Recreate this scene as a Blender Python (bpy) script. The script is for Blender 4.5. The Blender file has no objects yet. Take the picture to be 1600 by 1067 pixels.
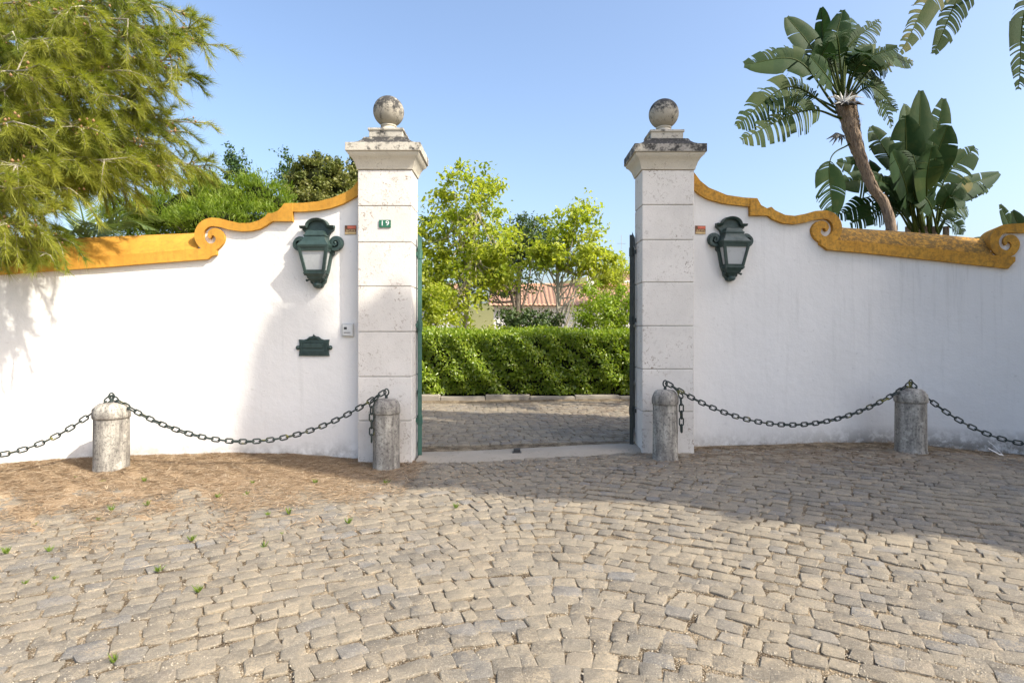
import bpy, bmesh, math, random
import numpy as np
from mathutils import Vector, Matrix
R = math.radians
rng = np.random.default_rng(7)
random.seed(7)
scene = bpy.context.scene
C = scene.collection

# ------------------------------------------------------------------ camera, sky, sun, exposure
CAMH, F, PX0, PY0 = 1.54, 900.0, 800.0, 517.0
cam = bpy.data.cameras.new('camera'); camo = bpy.data.objects.new('camera', cam); C.objects.link(camo)
cam.sensor_width = 36; cam.lens = 36 * F / 1600; cam.clip_end = 3000; cam.clip_start = 0.05
camo.location = (0, 0, CAMH); camo.rotation_euler = (R(90), 0, 0)
cam.shift_y = -(533.5 - PY0) / 1600
scene.camera = camo
SUN_EL = R(43); SUNH = np.array([0.86, -0.51])          # horizontal direction towards the sun
SUNH = SUNH / np.linalg.norm(SUNH)
world = bpy.data.worlds.new('World'); scene.world = world; world.use_nodes = True
wn = world.node_tree.nodes; bg = wn['Background']
sky = wn.new('ShaderNodeTexSky'); sky.sky_type = 'NISHITA'; sky.sun_disc = False
sky.sun_elevation = SUN_EL; sky.sun_rotation = math.atan2(SUNH[0], SUNH[1])
sky.air_density = 1.0; sky.dust_density = 4.0; sky.ozone_density = 2.2; sky.altitude = 50
world.node_tree.links.new(sky.outputs[0], bg.inputs[0]); bg.inputs[1].default_value = 0.15
sun = bpy.data.lights.new('sun', 'SUN'); suno = bpy.data.objects.new('sun', sun); C.objects.link(suno)
sun.energy = 3.25; sun.angle = R(0.53); sun.color = (1.0, 0.93, 0.80)
sd = Vector((SUNH[0] * math.cos(SUN_EL), SUNH[1] * math.cos(SUN_EL), math.sin(SUN_EL)))
suno.rotation_euler = sd.to_track_quat('Z', 'Y').to_euler(); suno.location = (12, -6, 14)
vs = scene.view_settings; vs.view_transform = 'Standard'; vs.look = 'None'; vs.gamma = 1.0; vs.exposure = 1.12
vs.use_curve_mapping = False

# ------------------------------------------------------------------ helpers
def tag(o, label=None, cat=None, group=None, kind=None):
    if label: o['label'] = label
    if cat: o['category'] = cat
    if group: o['group'] = group
    if kind: o['kind'] = kind
    return o
def link(name, me, parent=None, mat=None):
    o = bpy.data.objects.new(name, me); C.objects.link(o)
    if parent is not None: o.parent = parent
    if mat is not None and me is not None and len(me.materials) == 0: me.materials.append(mat)
    return o
def empty(name, loc=(0, 0, 0), rz=0.0):
    o = bpy.data.objects.new(name, None); C.objects.link(o); o.location = loc; o.rotation_euler = (0, 0, rz)
    o.empty_display_size = 0.1
    return o
def at(px, py, D):
    return np.array([(px - PX0) / F * D, D, CAMH - (py - PY0) / F * D])
def np_mesh(name, V, Fc, rnd=None, smooth=False):
    """V (n,3), Fc (m,k) same-size faces"""
    V = np.asarray(V, dtype=np.float32); Fc = np.asarray(Fc, dtype=np.int32)
    me = bpy.data.meshes.new(name)
    me.vertices.add(len(V)); me.vertices.foreach_set('co', V.ravel())
    m, k = Fc.shape
    me.loops.add(m * k); me.loops.foreach_set('vertex_index', Fc.ravel())
    me.polygons.add(m); me.polygons.foreach_set('loop_start', np.arange(0, m * k, k, dtype=np.int32))
    me.polygons.foreach_set('loop_total', np.full(m, k, dtype=np.int32))
    if smooth: me.polygons.foreach_set('use_smooth', np.ones(m, dtype=bool))
    me.update(calc_edges=True)
    if rnd is not None:
        a = me.attributes.new('rnd', 'FLOAT', 'POINT'); a.data.foreach_set('value', np.asarray(rnd, dtype=np.float32))
    return me
class MB:
    def __init__(s): s.v = []; s.f = []
    def add(s, vs_, fs_):
        b = len(s.v); s.v += [tuple(map(float, p)) for p in vs_]; s.f += [tuple(i + b for i in f) for f in fs_]; return s
    def box(s, x0, x1, y0, y1, z0, z1, M=None):
        p = [Vector((x, y, z)) for z in (z0, z1) for y in (y0, y1) for x in (x0, x1)]
        if M is not None: p = [M @ q for q in p]
        return s.add(p, [(0, 2, 3, 1), (4, 5, 7, 6), (0, 1, 5, 4), (2, 6, 7, 3), (0, 4, 6, 2), (1, 3, 7, 5)])
    def tube(s, pts, rad, n=8, caps=True):
        pts = [Vector(p) for p in pts]
        if not hasattr(rad, '__len__'): rad = [rad] * len(pts)
        rings = []; up = Vector((0.13, 0.21, 0.97)); 
        for i, p in enumerate(pts):
            t = (pts[min(i + 1, len(pts) - 1)] - pts[max(i - 1, 0)])
            if t.length < 1e-9: t = Vector((0, 0, 1))
            t.normalize()
            a = up - t * up.dot(t)
            if a.length < 0.05: a = Vector((1, 0, 0)) - t * t.x
            a.normalize(); b = t.cross(a); up = a
            rings.append([p + (a * math.cos(2 * math.pi * k / n) + b * math.sin(2 * math.pi * k / n)) * rad[i] for k in range(n)])
        vs_ = [q for r_ in rings for q in r_]; fs_ = []
        for i in range(len(rings) - 1):
            for k in range(n):
                fs_.append((i * n + k, i * n + (k + 1) % n, (i + 1) * n + (k + 1) % n, (i + 1) * n + k))
        if caps:
            fs_.append(tuple(range(n - 1, -1, -1))); fs_.append(tuple((len(rings) - 1) * n + k for k in range(n)))
        return s.add(vs_, fs_)
    def lathe(s, prof, n=32, c=(0, 0, 0)):
        vs_ = []; fs_ = []
        for r_, z in prof:
            for k in range(n):
                a = 2 * math.pi * k / n; vs_.append((c[0] + r_ * math.cos(a), c[1] + r_ * math.sin(a), c[2] + z))
        for i in range(len(prof) - 1):
            for k in range(n):
                fs_.append((i * n + k, i * n + (k + 1) % n, (i + 1) * n + (k + 1) % n, (i + 1) * n + k))
        fs_.append(tuple(range(n - 1, -1, -1))); fs_.append(tuple((len(prof) - 1) * n + k for k in range(n)))
        return s.add(vs_, fs_)
    def loft(s, secs):
        """secs: list of equal-length closed loops of 3D points"""
        n = len(secs[0]); vs_ = [p for r_ in secs for p in r_]; fs_ = []
        for i in range(len(secs) - 1):
            for k in range(n):
                fs_.append((i * n + k, i * n + (k + 1) % n, (i + 1) * n + (k + 1) % n, (i + 1) * n + k))
        fs_.append(tuple(range(n - 1, -1, -1))); fs_.append(tuple((len(secs) - 1) * n + k for k in range(n)))
        return s.add(vs_, fs_)
    def rect(s, secs, cx=0, cy=0):
        """secs: (half x, half y, z)"""
        return s.loft([[(cx - a, cy - b, z), (cx + a, cy - b, z), (cx + a, cy + b, z), (cx - a, cy + b, z)] for a, b, z in secs])
    def extrude(s, outline, y0, y1):
        """outline in (x,z), convex or fan-safe polygon, extruded along y"""
        n = len(outline)
        vs_ = [(x, y0, z) for x, z in outline] + [(x, y1, z) for x, z in outline]
        fs_ = [tuple(range(n)), tuple(range(2 * n - 1, n - 1, -1))] + [((k + 1) % n, k, n + k, n + (k + 1) % n) for k in range(n)]
        return s.add(vs_, fs_)
    def mesh(s, name, smooth=None, bevel=0, fix=True):
        me = bpy.data.meshes.new(name); me.from_pydata(s.v, [], s.f)
        bm = bmesh.new(); bm.from_mesh(me)
        if fix: bmesh.ops.recalc_face_normals(bm, faces=bm.faces)
        if bevel:
            es = [e for e in bm.edges if len(e.link_faces) == 2 and e.calc_face_angle(0) > R(30)]
            bmesh.ops.bevel(bm, geom=es, offset=bevel, segments=2, affect='EDGES', profile=0.6, clamp_overlap=True)
        bm.to_mesh(me); bm.free()
        if smooth is not None:
            me.polygons.foreach_set('use_smooth', np.ones(len(me.polygons), dtype=bool))
            me.set_sharp_from_angle(angle=R(smooth))
        return me
    def build(s, name, mat, parent=None, smooth=None, bevel=0):
        return link(name, s.mesh(name, smooth, bevel), parent, mat)
def catmull(P, n):
    P = np.asarray(P, float); P = np.vstack([2 * P[0] - P[1], P, 2 * P[-1] - P[-2]]); out = []
    for i in range(1, len(P) - 2):
        for k in range(n):
            t = k / n; a, b, c, d = P[i - 1], P[i], P[i + 1], P[i + 2]
            out.append(0.5 * ((2 * b) + (-a + c) * t + (2 * a - 5 * b + 4 * c - d) * t * t + (-a + 3 * b - 3 * c + d) * t ** 3))
    out.append(P[-2]); return np.array(out)

# ------------------------------------------------------------------ materials
def mat(name, base=(0.5, 0.5, 0.5), rough=0.7, metallic=0.0, spec=0.5):
    m = bpy.data.materials.new(name); m.use_nodes = True
    b = m.node_tree.nodes['Principled BSDF']
    b.inputs['Base Color'].default_value = (*base, 1); b.inputs['Roughness'].default_value = rough
    b.inputs['Metallic'].default_value = metallic; b.inputs['Specular IOR Level'].default_value = spec
    return m
class N:
    """small node helper"""
    def __init__(s, m): s.m = m; s.t = m.node_tree; s.n = s.t.nodes; s.b = s.n.get('Principled BSDF')
    def new(s, typ, **kw):
        x = s.n.new(typ)
        for k, v in kw.items(): setattr(x, k, v)
        return x
    def l(s, a, b): s.t.links.new(a, b)
    def coord(s, kind='Object', scale=(1, 1, 1)):
        if kind == 'World':
            g = s.new('ShaderNodeNewGeometry'); out = g.outputs['Position']
        else:
            g = s.new('ShaderNodeTexCoord'); out = g.outputs[kind]
        mp = s.new('ShaderNodeMapping'); mp.inputs['Scale'].default_value = scale; s.l(out, mp.inputs[0]); return mp.outputs[0]
    def noise(s, co, scale=5, detail=6, rough=0.6, dist=0.0):
        x = s.new('ShaderNodeTexNoise'); x.inputs['Scale'].default_value = scale; x.inputs['Detail'].default_value = detail
        x.inputs['Roughness'].default_value = rough; x.inputs['Distortion'].default_value = dist; s.l(co, x.inputs['Vector']); return x.outputs[0]
    def ramp(s, v, stops):
        x = s.new('ShaderNodeValToRGB'); e = x.color_ramp.elements
        while len(e) < len(stops): e.new(0.5)
        for el, (p, c) in zip(e, stops):
            el.position = p; el.color = (*c, 1) if len(c) == 3 else c
        s.l(v, x.inputs[0]); return x.outputs[0]
    def rng(s, v, a, b, c=0.0, d=1.0):
        x = s.new('ShaderNodeMapRange'); s.l(v, x.inputs[0])
        for i, q in enumerate((a, b, c, d)): x.inputs[i + 1].default_value = q
        return x.outputs[0]
    def mix(s, f, a, b, mode='MIX'):
        x = s.new('ShaderNodeMix', data_type='RGBA', blend_type=mode)
        for sock, v in ((x.inputs[0], f), (x.inputs[6], a), (x.inputs[7], b)):
            if isinstance(v, (int, float)): sock.default_value = v
            elif isinstance(v, tuple): sock.default_value = (*v, 1)
            else: s.l(v, sock)
        return x.outputs[2]
    def math(s, op, a, b=0.0):
        x = s.new('ShaderNodeMath', operation=op)
        for sock, v in ((x.inputs[0], a), (x.inputs[1], b)):
            if isinstance(v, (int, float)): sock.default_value = v
            else: s.l(v, sock)
        return x.outputs[0]
    def bump(s, h, strength=0.3, dist=0.02):
        x = s.new('ShaderNodeBump'); x.inputs['Strength'].default_value = strength; x.inputs['Distance'].default_value = dist
        s.l(h, x.inputs['Height']); s.l(x.outputs[0], s.b.inputs['Normal'])
    def color(s, c): s.l(c, s.b.inputs['Base Color'])
    def sep(s, co):
        x = s.new('ShaderNodeSeparateXYZ'); s.l(co, x.inputs[0]); return x.outputs
    def attr(s, name):
        x = s.new('ShaderNodeAttribute'); x.attribute_name = name; return x.outputs['Fac']

def m_plaster():
    m = mat('white_plaster', (0.8, 0.8, 0.79), 0.9, spec=0.2); n = N(m); w = n.coord('World')
    big = n.noise(w, 0.9, 4, 0.6); fine = n.noise(w, 45, 5, 0.7)
    st = n.noise(n.coord('World', (7, 7, 0.45)), 1.6, 5, 0.65)
    c = n.mix(n.rng(big, 0.35, 0.7), (0.745, 0.73, 0.705), (0.695, 0.68, 0.655))
    c = n.mix(n.math('MULTIPLY', n.rng(st, 0.56, 0.78), 0.35), c, (0.52, 0.51, 0.48))
    z = n.sep(w)[2]; low = n.rng(z, 0.0, 0.32, 1.0, 0.0)
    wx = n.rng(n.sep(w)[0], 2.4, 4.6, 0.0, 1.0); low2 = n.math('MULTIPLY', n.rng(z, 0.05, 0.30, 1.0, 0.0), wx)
    dirt = n.math('MAXIMUM', n.math('MULTIPLY', n.math('POWER', low, 1.6), n.rng(n.noise(w, 7, 6, 0.7), 0.38, 0.62)), n.math('MULTIPLY', low2, n.rng(n.noise(w, 9, 6, 0.75), 0.34, 0.52)))
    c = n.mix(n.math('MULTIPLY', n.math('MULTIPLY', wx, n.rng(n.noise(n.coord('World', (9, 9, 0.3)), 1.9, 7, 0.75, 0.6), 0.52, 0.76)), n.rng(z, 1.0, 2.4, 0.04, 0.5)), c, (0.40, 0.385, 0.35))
    c = n.mix(n.math('MULTIPLY', dirt, 0.9), c, (0.20, 0.185, 0.16))
    sp = n.rng(n.noise(w, 16, 3, 0.5), 0.69, 0.74)
    c = n.mix(n.math('MULTIPLY', sp, 0.3), c, (0.45, 0.43, 0.4))
    n.color(c); n.bump(n.math('ADD', n.math('MULTIPLY', fine, 0.5), n.math('ADD', n.noise(w, 9, 4, 0.6), n.math('MULTIPLY', n.noise(w, 2.6, 3, 0.5), 2.5))), 0.35, 0.016)
    return m
def m_ochre(name, lichen):
    m = mat(name, (0.72, 0.36, 0.05), 0.85, spec=0.25); n = N(m); w = n.coord('World')
    c = n.mix(n.rng(n.noise(w, 3, 5, 0.65), 0.3, 0.7), (0.62, 0.33, 0.052), (0.47, 0.225, 0.032))
    st = n.noise(n.coord('World', (10, 10, 0.8)), 2.0, 5, 0.65)
    c = n.mix(n.math('MULTIPLY', n.rng(st, 0.5, 0.72), 0.35 + 0.4 * lichen), c, (0.28, 0.15, 0.035))
    c = n.mix(n.math('MULTIPLY', n.rng(n.noise(w, 22, 6, 0.75), 0.5 - 0.11 * lichen, 0.66 - 0.11 * lichen), 0.25 + 0.55 * lichen), c, (0.10, 0.072, 0.032))
    if lichen > 0.5:
        c = n.mix(n.rng(n.noise(w, 60, 3, 0.6), 0.66, 0.72, 0, 0.6), c, (0.5, 0.47, 0.38))
    n.color(c); n.bump(n.noise(w, 40, 5, 0.7), 0.3, 0.008); return m
def m_stone(name, base, vein, lich=0.0, lichcol=(0.05, 0.048, 0.045), scale=1.0, seed=0.0):
    m = mat(name, base, 0.85, spec=0.25); n = N(m); w = n.coord('World')
    info = n.new('ShaderNodeObjectInfo')
    c = n.mix(n.rng(n.noise(w, 2.2 * scale, 5, 0.6), 0.3, 0.7), base, tuple(x * 0.82 for x in base))
    c = n.mix(n.math('MULTIPLY', info.outputs['Random'], 0.22), c, tuple(x * 0.7 for x in base))
    pit = n.noise(w, 26 * scale, 5, 0.7, 1.2)
    zone = n.rng(n.noise(w, 3.4, 3, 0.5), 0.45, 0.62)
    c = n.mix(n.math('MULTIPLY', n.rng(pit, 0.55, 0.66), n.math('ADD', n.math('MULTIPLY', zone, 0.85), 0.22)), c, vein)
    if lich > 0:
        g = n.new('ShaderNodeNewGeometry'); nz = n.sep(g.outputs['Normal'])[2]
        blot = n.noise(w, 9, 7, 0.75)
        f = n.math('ADD', n.math('MULTIPLY', blot, 1.0), n.math('MULTIPLY', nz, 0.16))
        c = n.mix(n.rng(f, 0.60 - 0.22 * lich, 0.72 - 0.22 * lich), c, lichcol)
        c = n.mix(n.rng(n.noise(w, 55, 4, 0.6), 0.6, 0.68, 0, 0.55), c, (0.42, 0.40, 0.35))
    n.color(c); n.bump(n.math('ADD', n.math('MULTIPLY', pit, -0.6), n.noise(w, 70, 4, 0.6)), 0.35, 0.008); return m
def m_bollard():
    m = mat('weathered_bollard_stone', (0.4, 0.38, 0.34), 0.9, spec=0.2); n = N(m); w = n.coord('World'); ob = n.coord('Object')
    c = n.mix(n.rng(n.noise(w, 5, 5, 0.65), 0.35, 0.65), (0.44, 0.415, 0.36), (0.27, 0.25, 0.22))
    st = n.noise(n.coord('World', (9, 9, 0.9)), 1.7, 6, 0.7)
    c = n.mix(n.rng(st, 0.44, 0.66, 0, 0.85), c, (0.11, 0.10, 0.09))
    c = n.mix(n.rng(n.noise(w, 38, 5, 0.75), 0.5, 0.62, 0, 0.7), c, (0.075, 0.07, 0.065))
    c = n.mix(n.rng(n.noise(w, 8, 3, 0.5), 0.6, 0.7, 0, 0.5), c, (0.55, 0.52, 0.45))
    n.color(c); n.bump(n.noise(w, 60, 6, 0.75), 0.6, 0.012); return m
def m_paint(name, base, rough=0.38, wear=None, ws=25):
    m = mat(name, base, rough, spec=0.5); n = N(m); w = n.coord('World')
    c = n.mix(n.rng(n.noise(w, 12, 5, 0.7), 0.3, 0.75), base, tuple(min(1, x * 1.8 + 0.012) for x in base))
    if wear: c = n.mix(n.rng(n.noise(w, ws, 4, 0.6), 0.60, 0.68), c, wear)
    n.color(c); n.l(n.rng(n.noise(w, 18, 4, 0.6), 0.3, 0.7, rough, rough + 0.25), n.b.inputs['Roughness'])
    n.bump(n.noise(w, 60, 4, 0.6), 0.15, 0.004); return m
def m_cobble():
    m = mat('cobble_limestone', (0.34, 0.31, 0.26), 0.8, spec=0.3); n = N(m); w = n.coord('World'); r = n.attr('rnd')
    base = n.ramp(r, [(0.0, (0.125, 0.108, 0.084)), (0.35, (0.225, 0.193, 0.145)), (0.6, (0.285, 0.243, 0.175)), (0.8, (0.17, 0.155, 0.13)), (0.93, (0.185, 0.188, 0.19)), (1.0, (0.31, 0.245, 0.16))])
    c = n.mix(n.rng(n.noise(w, 15, 7, 0.75), 0.35, 0.68, 0, 0.65), base, (0.17, 0.15, 0.12))
    c = n.mix(n.rng(n.noise(n.coord('World', (1, 2.2, 1)), 34, 6, 0.75), 0.52, 0.68, 0, 0.6), c, (0.41, 0.365, 0.29))
    fine = n.noise(w, 170, 4, 0.7); c = n.mix(n.rng(fine, 0.40, 0.60, 0.45, 0.0), c, (0.12, 0.105, 0.085))
    c = n.mix(n.rng(fine, 0.56, 0.68, 0, 0.5), c, (0.56, 0.51, 0.43))
    # sand and grit swept over the stones in patches
    sand = n.math('MULTIPLY', n.rng(n.noise(w, 5.5, 6, 0.7), 0.47, 0.60), n.rng(n.noise(w, 90, 4, 0.7), 0.42, 0.56)); c = n.mix(n.math('MULTIPLY', sand, 0.75), c, (0.37, 0.305, 0.212))
    c = n.mix(n.rng(n.noise(w, 1.1, 3, 0.5), 0.42, 0.65, 0, 0.3), c, (0.34, 0.28, 0.19))
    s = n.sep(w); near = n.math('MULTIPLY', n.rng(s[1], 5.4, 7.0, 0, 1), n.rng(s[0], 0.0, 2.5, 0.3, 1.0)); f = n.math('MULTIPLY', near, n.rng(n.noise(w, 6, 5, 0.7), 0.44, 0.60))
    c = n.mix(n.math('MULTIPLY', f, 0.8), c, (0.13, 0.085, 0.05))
    n.color(c); n.bump(n.math('ADD', n.noise(w, 26, 7, 0.75), n.math('MULTIPLY', n.noise(w, 120, 4, 0.65), 0.5)), 0.85, 0.013); return m
def m_joint():
    m = mat('sandy_joint', (0.3, 0.24, 0.16), 0.95, spec=0.1); n = N(m); w = n.coord('World')
    c = n.mix(n.rng(n.noise(w, 6.0, 6, 0.7), 0.38, 0.58), (0.33, 0.26, 0.17), (0.085, 0.06, 0.036))
    v = n.new('ShaderNodeTexVoronoi'); v.inputs['Scale'].default_value = 95; n.l(w, v.inputs['Vector'])
    c = n.mix(n.rng(v.outputs['Distance'], 0.15, 0.55, 0.6, 0), c, (0.40, 0.345, 0.265))
    c = n.mix(n.rng(n.noise(w, 30, 5, 0.7), 0.55, 0.65, 0, 0.6), c, (0.10, 0.075, 0.045))
    n.color(c); n.bump(n.math('ADD', v.outputs['Distance'], n.noise(w, 60, 4, 0.7)), 0.8, 0.015); return m
def m_soil(name, a, b):
    m = mat(name, a, 0.95, spec=0.1); n = N(m); w = n.coord('World')
    n.color(n.mix(n.rng(n.noise(w, 3, 6, 0.7), 0.3, 0.7), a, b)); n.bump(n.noise(w, 20, 6, 0.7), 0.6, 0.03); return m
def m_leaf(name, cols, transl=0.35, rough=0.5, spec=0.4, tint=(1.25, 1.3, 0.6)):
    m = mat(name, cols[0], rough, spec=spec); n = N(m); r = n.attr('rnd')
    k = len(cols); c = n.ramp(r, [(i / (k - 1), x) for i, x in enumerate(cols)])
    n.color(c)
    tr = n.new('ShaderNodeBsdfTranslucent'); n.l(n.mix(1.0, c, tint, 'MULTIPLY'), tr.inputs['Color'])
    ms = n.new('ShaderNodeMixShader'); ms.inputs[0].default_value = transl
    n.l(n.b.outputs[0], ms.inputs[1]); n.l(tr.outputs[0], ms.inputs[2])
    n.l(ms.outputs[0], n.n['Material Output'].inputs['Surface']); return m
def m_bark(name, a, b, sc=(6, 6, 1.2)):
    m = mat(name, a, 0.9, spec=0.15); n = N(m); o = n.coord('World', sc)
    f = n.noise(o, 4, 6, 0.7); n.color(n.mix(n.rng(f, 0.35, 0.65), a, b)); n.bump(f, 0.8, 0.03); return m

M = dict(
    plaster=m_plaster(), ochre=m_ochre('ochre_paint', 0.0), ochre_l=m_ochre('ochre_paint_mossy', 1.0), ochre_m=m_ochre('ochre_paint_stained', 0.5),
    stone=m_stone('limestone_block', (0.74, 0.70, 0.645), (0.25, 0.19, 0.14)),
    cap=m_stone('limestone_cap', (0.62, 0.57, 0.47), (0.36, 0.31, 0.24), 0.0),
    capl=m_stone('lichened_limestone', (0.56, 0.51, 0.41), (0.30, 0.26, 0.2), 0.75),
    ball=m_stone('lichened_ball', (0.43, 0.395, 0.325), (0.22, 0.19, 0.15), 0.72),
    slab=m_stone('lichened_slab', (0.56, 0.52, 0.44), (0.3, 0.27, 0.22), 0.45),
    slabd=m_stone('dark_lichened_slab', (0.42, 0.39, 0.34), (0.2, 0.19, 0.17), 0.85),
    bollard=m_bollard(), green=m_paint('dark_green_paint', (0.016, 0.034, 0.030)), greenp=m_paint('gate_green_paint', (0.022, 0.075, 0.055)),
    black=m_paint('black_green_paint', (0.008, 0.014, 0.013)),
    chain=m_paint('chain_paint', (0.012, 0.020, 0.017), 0.55, (0.16, 0.15, 0.03), 9),
    cobble=m_cobble(), joint=m_joint(), soil=m_soil('garden_soil', (0.20, 0.14, 0.085), (0.11, 0.08, 0.05)),
    grassland=m_soil('dry_grass', (0.16, 0.17, 0.06), (0.22, 0.19, 0.09)),
    concrete=m_stone('concrete', (0.42, 0.40, 0.36), (0.25, 0.23, 0.2)),
    dirtycon=m_stone('dirty_concrete', (0.34, 0.305, 0.25), (0.16, 0.13, 0.095)),
    grit=mat('pale_grit', (0.40, 0.35, 0.27), 0.9, spec=0.1),
    road=m_soil('pale_cobbled_road', (0.33, 0.29, 0.235), (0.26, 0.23, 0.18)),
    white=mat('white_enamel', (0.8, 0.8, 0.78), 0.35), steel=mat('brushed_steel', (0.55, 0.55, 0.54), 0.35, 0.9),
    dark=mat('dark_plastic', (0.03, 0.03, 0.03), 0.5), paper=mat('white_paper', (0.75, 0.74, 0.72), 0.8),
    red=m_paint('red_print', (0.42, 0.10, 0.055), 0.55), tan=m_paint('tan_print', (0.45, 0.33, 0.16), 0.55), brown=m_paint('brown_print', (0.13, 0.06, 0.025), 0.55),
    bark=m_bark('grey_bark', (0.20, 0.17, 0.13), (0.10, 0.085, 0.065)), palebark=m_bark('pale_bark', (0.46, 0.42, 0.34), (0.30, 0.27, 0.2)),
    palmbark=m_bark('fibrous_bark', (0.34, 0.26, 0.19), (0.15, 0.11, 0.08), (14, 14, 2.0)),
    needle=m_leaf('needle', [(0.07, 0.10, 0.016), (0.19, 0.23, 0.03), (0.35, 0.35, 0.055), (0.15, 0.215, 0.05)], 0.4, 0.5, 0.3),
    litter=m_leaf('dry_needles', [(0.33, 0.225, 0.125), (0.46, 0.35, 0.23), (0.19, 0.115, 0.06), (0.58, 0.48, 0.35)], 0.1, 0.8, 0.1, (1, 1, 1)),
    plane=m_leaf('spring_leaf', [(0.17, 0.24, 0.025), (0.30, 0.36, 0.04), (0.42, 0.44, 0.06), (0.22, 0.30, 0.04)], 0.55),
    hedge=m_leaf('hedge_leaf', [(0.15, 0.24, 0.025), (0.28, 0.38, 0.035), (0.40, 0.47, 0.06), (0.20, 0.30, 0.035)], 0.48, 0.27, 0.8),
    hedgetop=m_leaf('hedge_top_leaf', [(0.17, 0.26, 0.018), (0.25, 0.34, 0.025), (0.31, 0.37, 0.035)], 0.45, 0.4, 0.5),
    pine=m_leaf('pine_green', [(0.11, 0.18, 0.02), (0.20, 0.28, 0.03), (0.30, 0.36, 0.05)], 0.5),
    cyp=m_leaf('cypress_green', [(0.09, 0.12, 0.03), (0.17, 0.19, 0.05), (0.26, 0.245, 0.08)], 0.3),
    darkleaf=m_leaf('dark_leaf', [(0.03, 0.06, 0.02), (0.06, 0.10, 0.025), (0.09, 0.13, 0.03)], 0.25),
    poplar=m_leaf('poplar_leaf', [(0.05, 0.10, 0.035), (0.09, 0.15, 0.05)], 0.35),
    frond=m_leaf('palm_frond', [(0.10, 0.16, 0.04), (0.19, 0.24, 0.07), (0.14, 0.19, 0.05)], 0.3, 0.4),
    weed=m_leaf('weed', [(0.12, 0.20, 0.03), (0.20, 0.26, 0.04)], 0.35),
    core=mat('foliage_shade_paint', (0.018, 0.022, 0.008), 0.95, spec=0.05),  # near-black colour painting the shade deep inside foliage
    cone=mat('brown_cone', (0.24, 0.14, 0.06), 0.8),
    rooftile=m_stone('terracotta', (0.62, 0.36, 0.23), (0.45, 0.27, 0.18)), housewall=m_plaster(),
)
def m_banana():
    m = mat('strelitzia_leaf', (0.05, 0.1, 0.04), 0.6, spec=0.12); n = N(m); r = n.attr('rnd'); w = n.coord('World')
    c = n.ramp(r, [(0, (0.013, 0.036, 0.012)), (0.55, (0.024, 0.054, 0.015)), (0.8, (0.055, 0.08, 0.017)), (1.0, (0.17, 0.14, 0.045))])
    c = n.mix(n.rng(n.noise(w, 5, 4, 0.6), 0.5, 0.75, 0, 0.3), c, (0.09, 0.095, 0.028)); n.color(c)
    tr = n.new('ShaderNodeBsdfTranslucent'); n.l(n.mix(1.0, c, (1.2, 1.3, 0.5), 'MULTIPLY'), tr.inputs['Color'])
    ms = n.new('ShaderNodeMixShader'); ms.inputs[0].default_value = 0.22
    n.l(n.b.outputs[0], ms.inputs[1]); n.l(tr.outputs[0], ms.inputs[2]); n.l(ms.outputs[0], n.n['Material Output'].inputs['Surface'])
    return m
M['banana'] = m_banana()
def m_glass():
    m = mat('frosted_lantern_glass', (0.42, 0.44, 0.45), 0.28, spec=0.6); n = N(m)
    n.b.inputs['Transmission Weight'].default_value = 0.0
    n.l(n.rng(n.noise(n.coord('World'), 8, 4, 0.6), 0.3, 0.7, 0.18, 0.42), n.b.inputs['Roughness']); return m
M['glass'] = m_glass()

# ------------------------------------------------------------------ ground
def sstep(a, b, x):
    t = np.clip((np.asarray(x, float) - a) / (b - a), 0, 1); return t * t * (3 - 2 * t)
def gz(x, y):
    x = np.asarray(x, float); y = np.asarray(y, float)
    return (0.07 * sstep(-1.0, 1.7, x) - 0.08 * sstep(4.6, 6.6, x)) * sstep(3.6, 6.0, y) * (1 - 0.5 * sstep(9, 13, y))
g = MB(); S = 900
g.add([(-S, -S, -0.12), (S, -S, -0.12), (S, S, -0.12), (-S, S, -0.12)], [(0, 1, 2, 3)])
tag(g.build('ground', M['grassland']), kind='structure')
def sheet(name, x0, x1, y0, y1, step, zf, m):
    nx = int((x1 - x0) / step) + 1; ny = int((y1 - y0) / step) + 1
    X, Y = np.meshgrid(np.linspace(x0, x1, nx), np.linspace(y0, y1, ny)); Z = zf(X, Y)
    V = np.stack([X, Y, Z], -1).reshape(-1, 3)
    i = np.arange(nx * ny).reshape(ny, nx)
    Fc = np.stack([i[:-1, :-1], i[:-1, 1:], i[1:, 1:], i[1:, :-1]], -1).reshape(-1, 4)
    o = link(name, np_mesh(name, V, Fc, smooth=True), None, m); return o
tag(sheet('garden_soil', -14, 16, 7.6, 40, 0.5, lambda x, y: gz(x, y) - 0.055 + 0 * x, M['soil']), kind='structure')
tag(sheet('road', -30, 30, -30, -2.9, 1.0, lambda x, y: 0 * x - 0.02, M['road']), kind='structure')  # unseen road behind the camera, added pale to bounce light onto the walls
pave = tag(sheet('cobbled_forecourt', -9, 9, -3, 13.2, 0.15, lambda x, y: gz(x, y) - 0.006 + 0.004 * np.sin(x * 5.1) * np.sin(y * 4.3), M['joint']), kind='structure')

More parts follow.
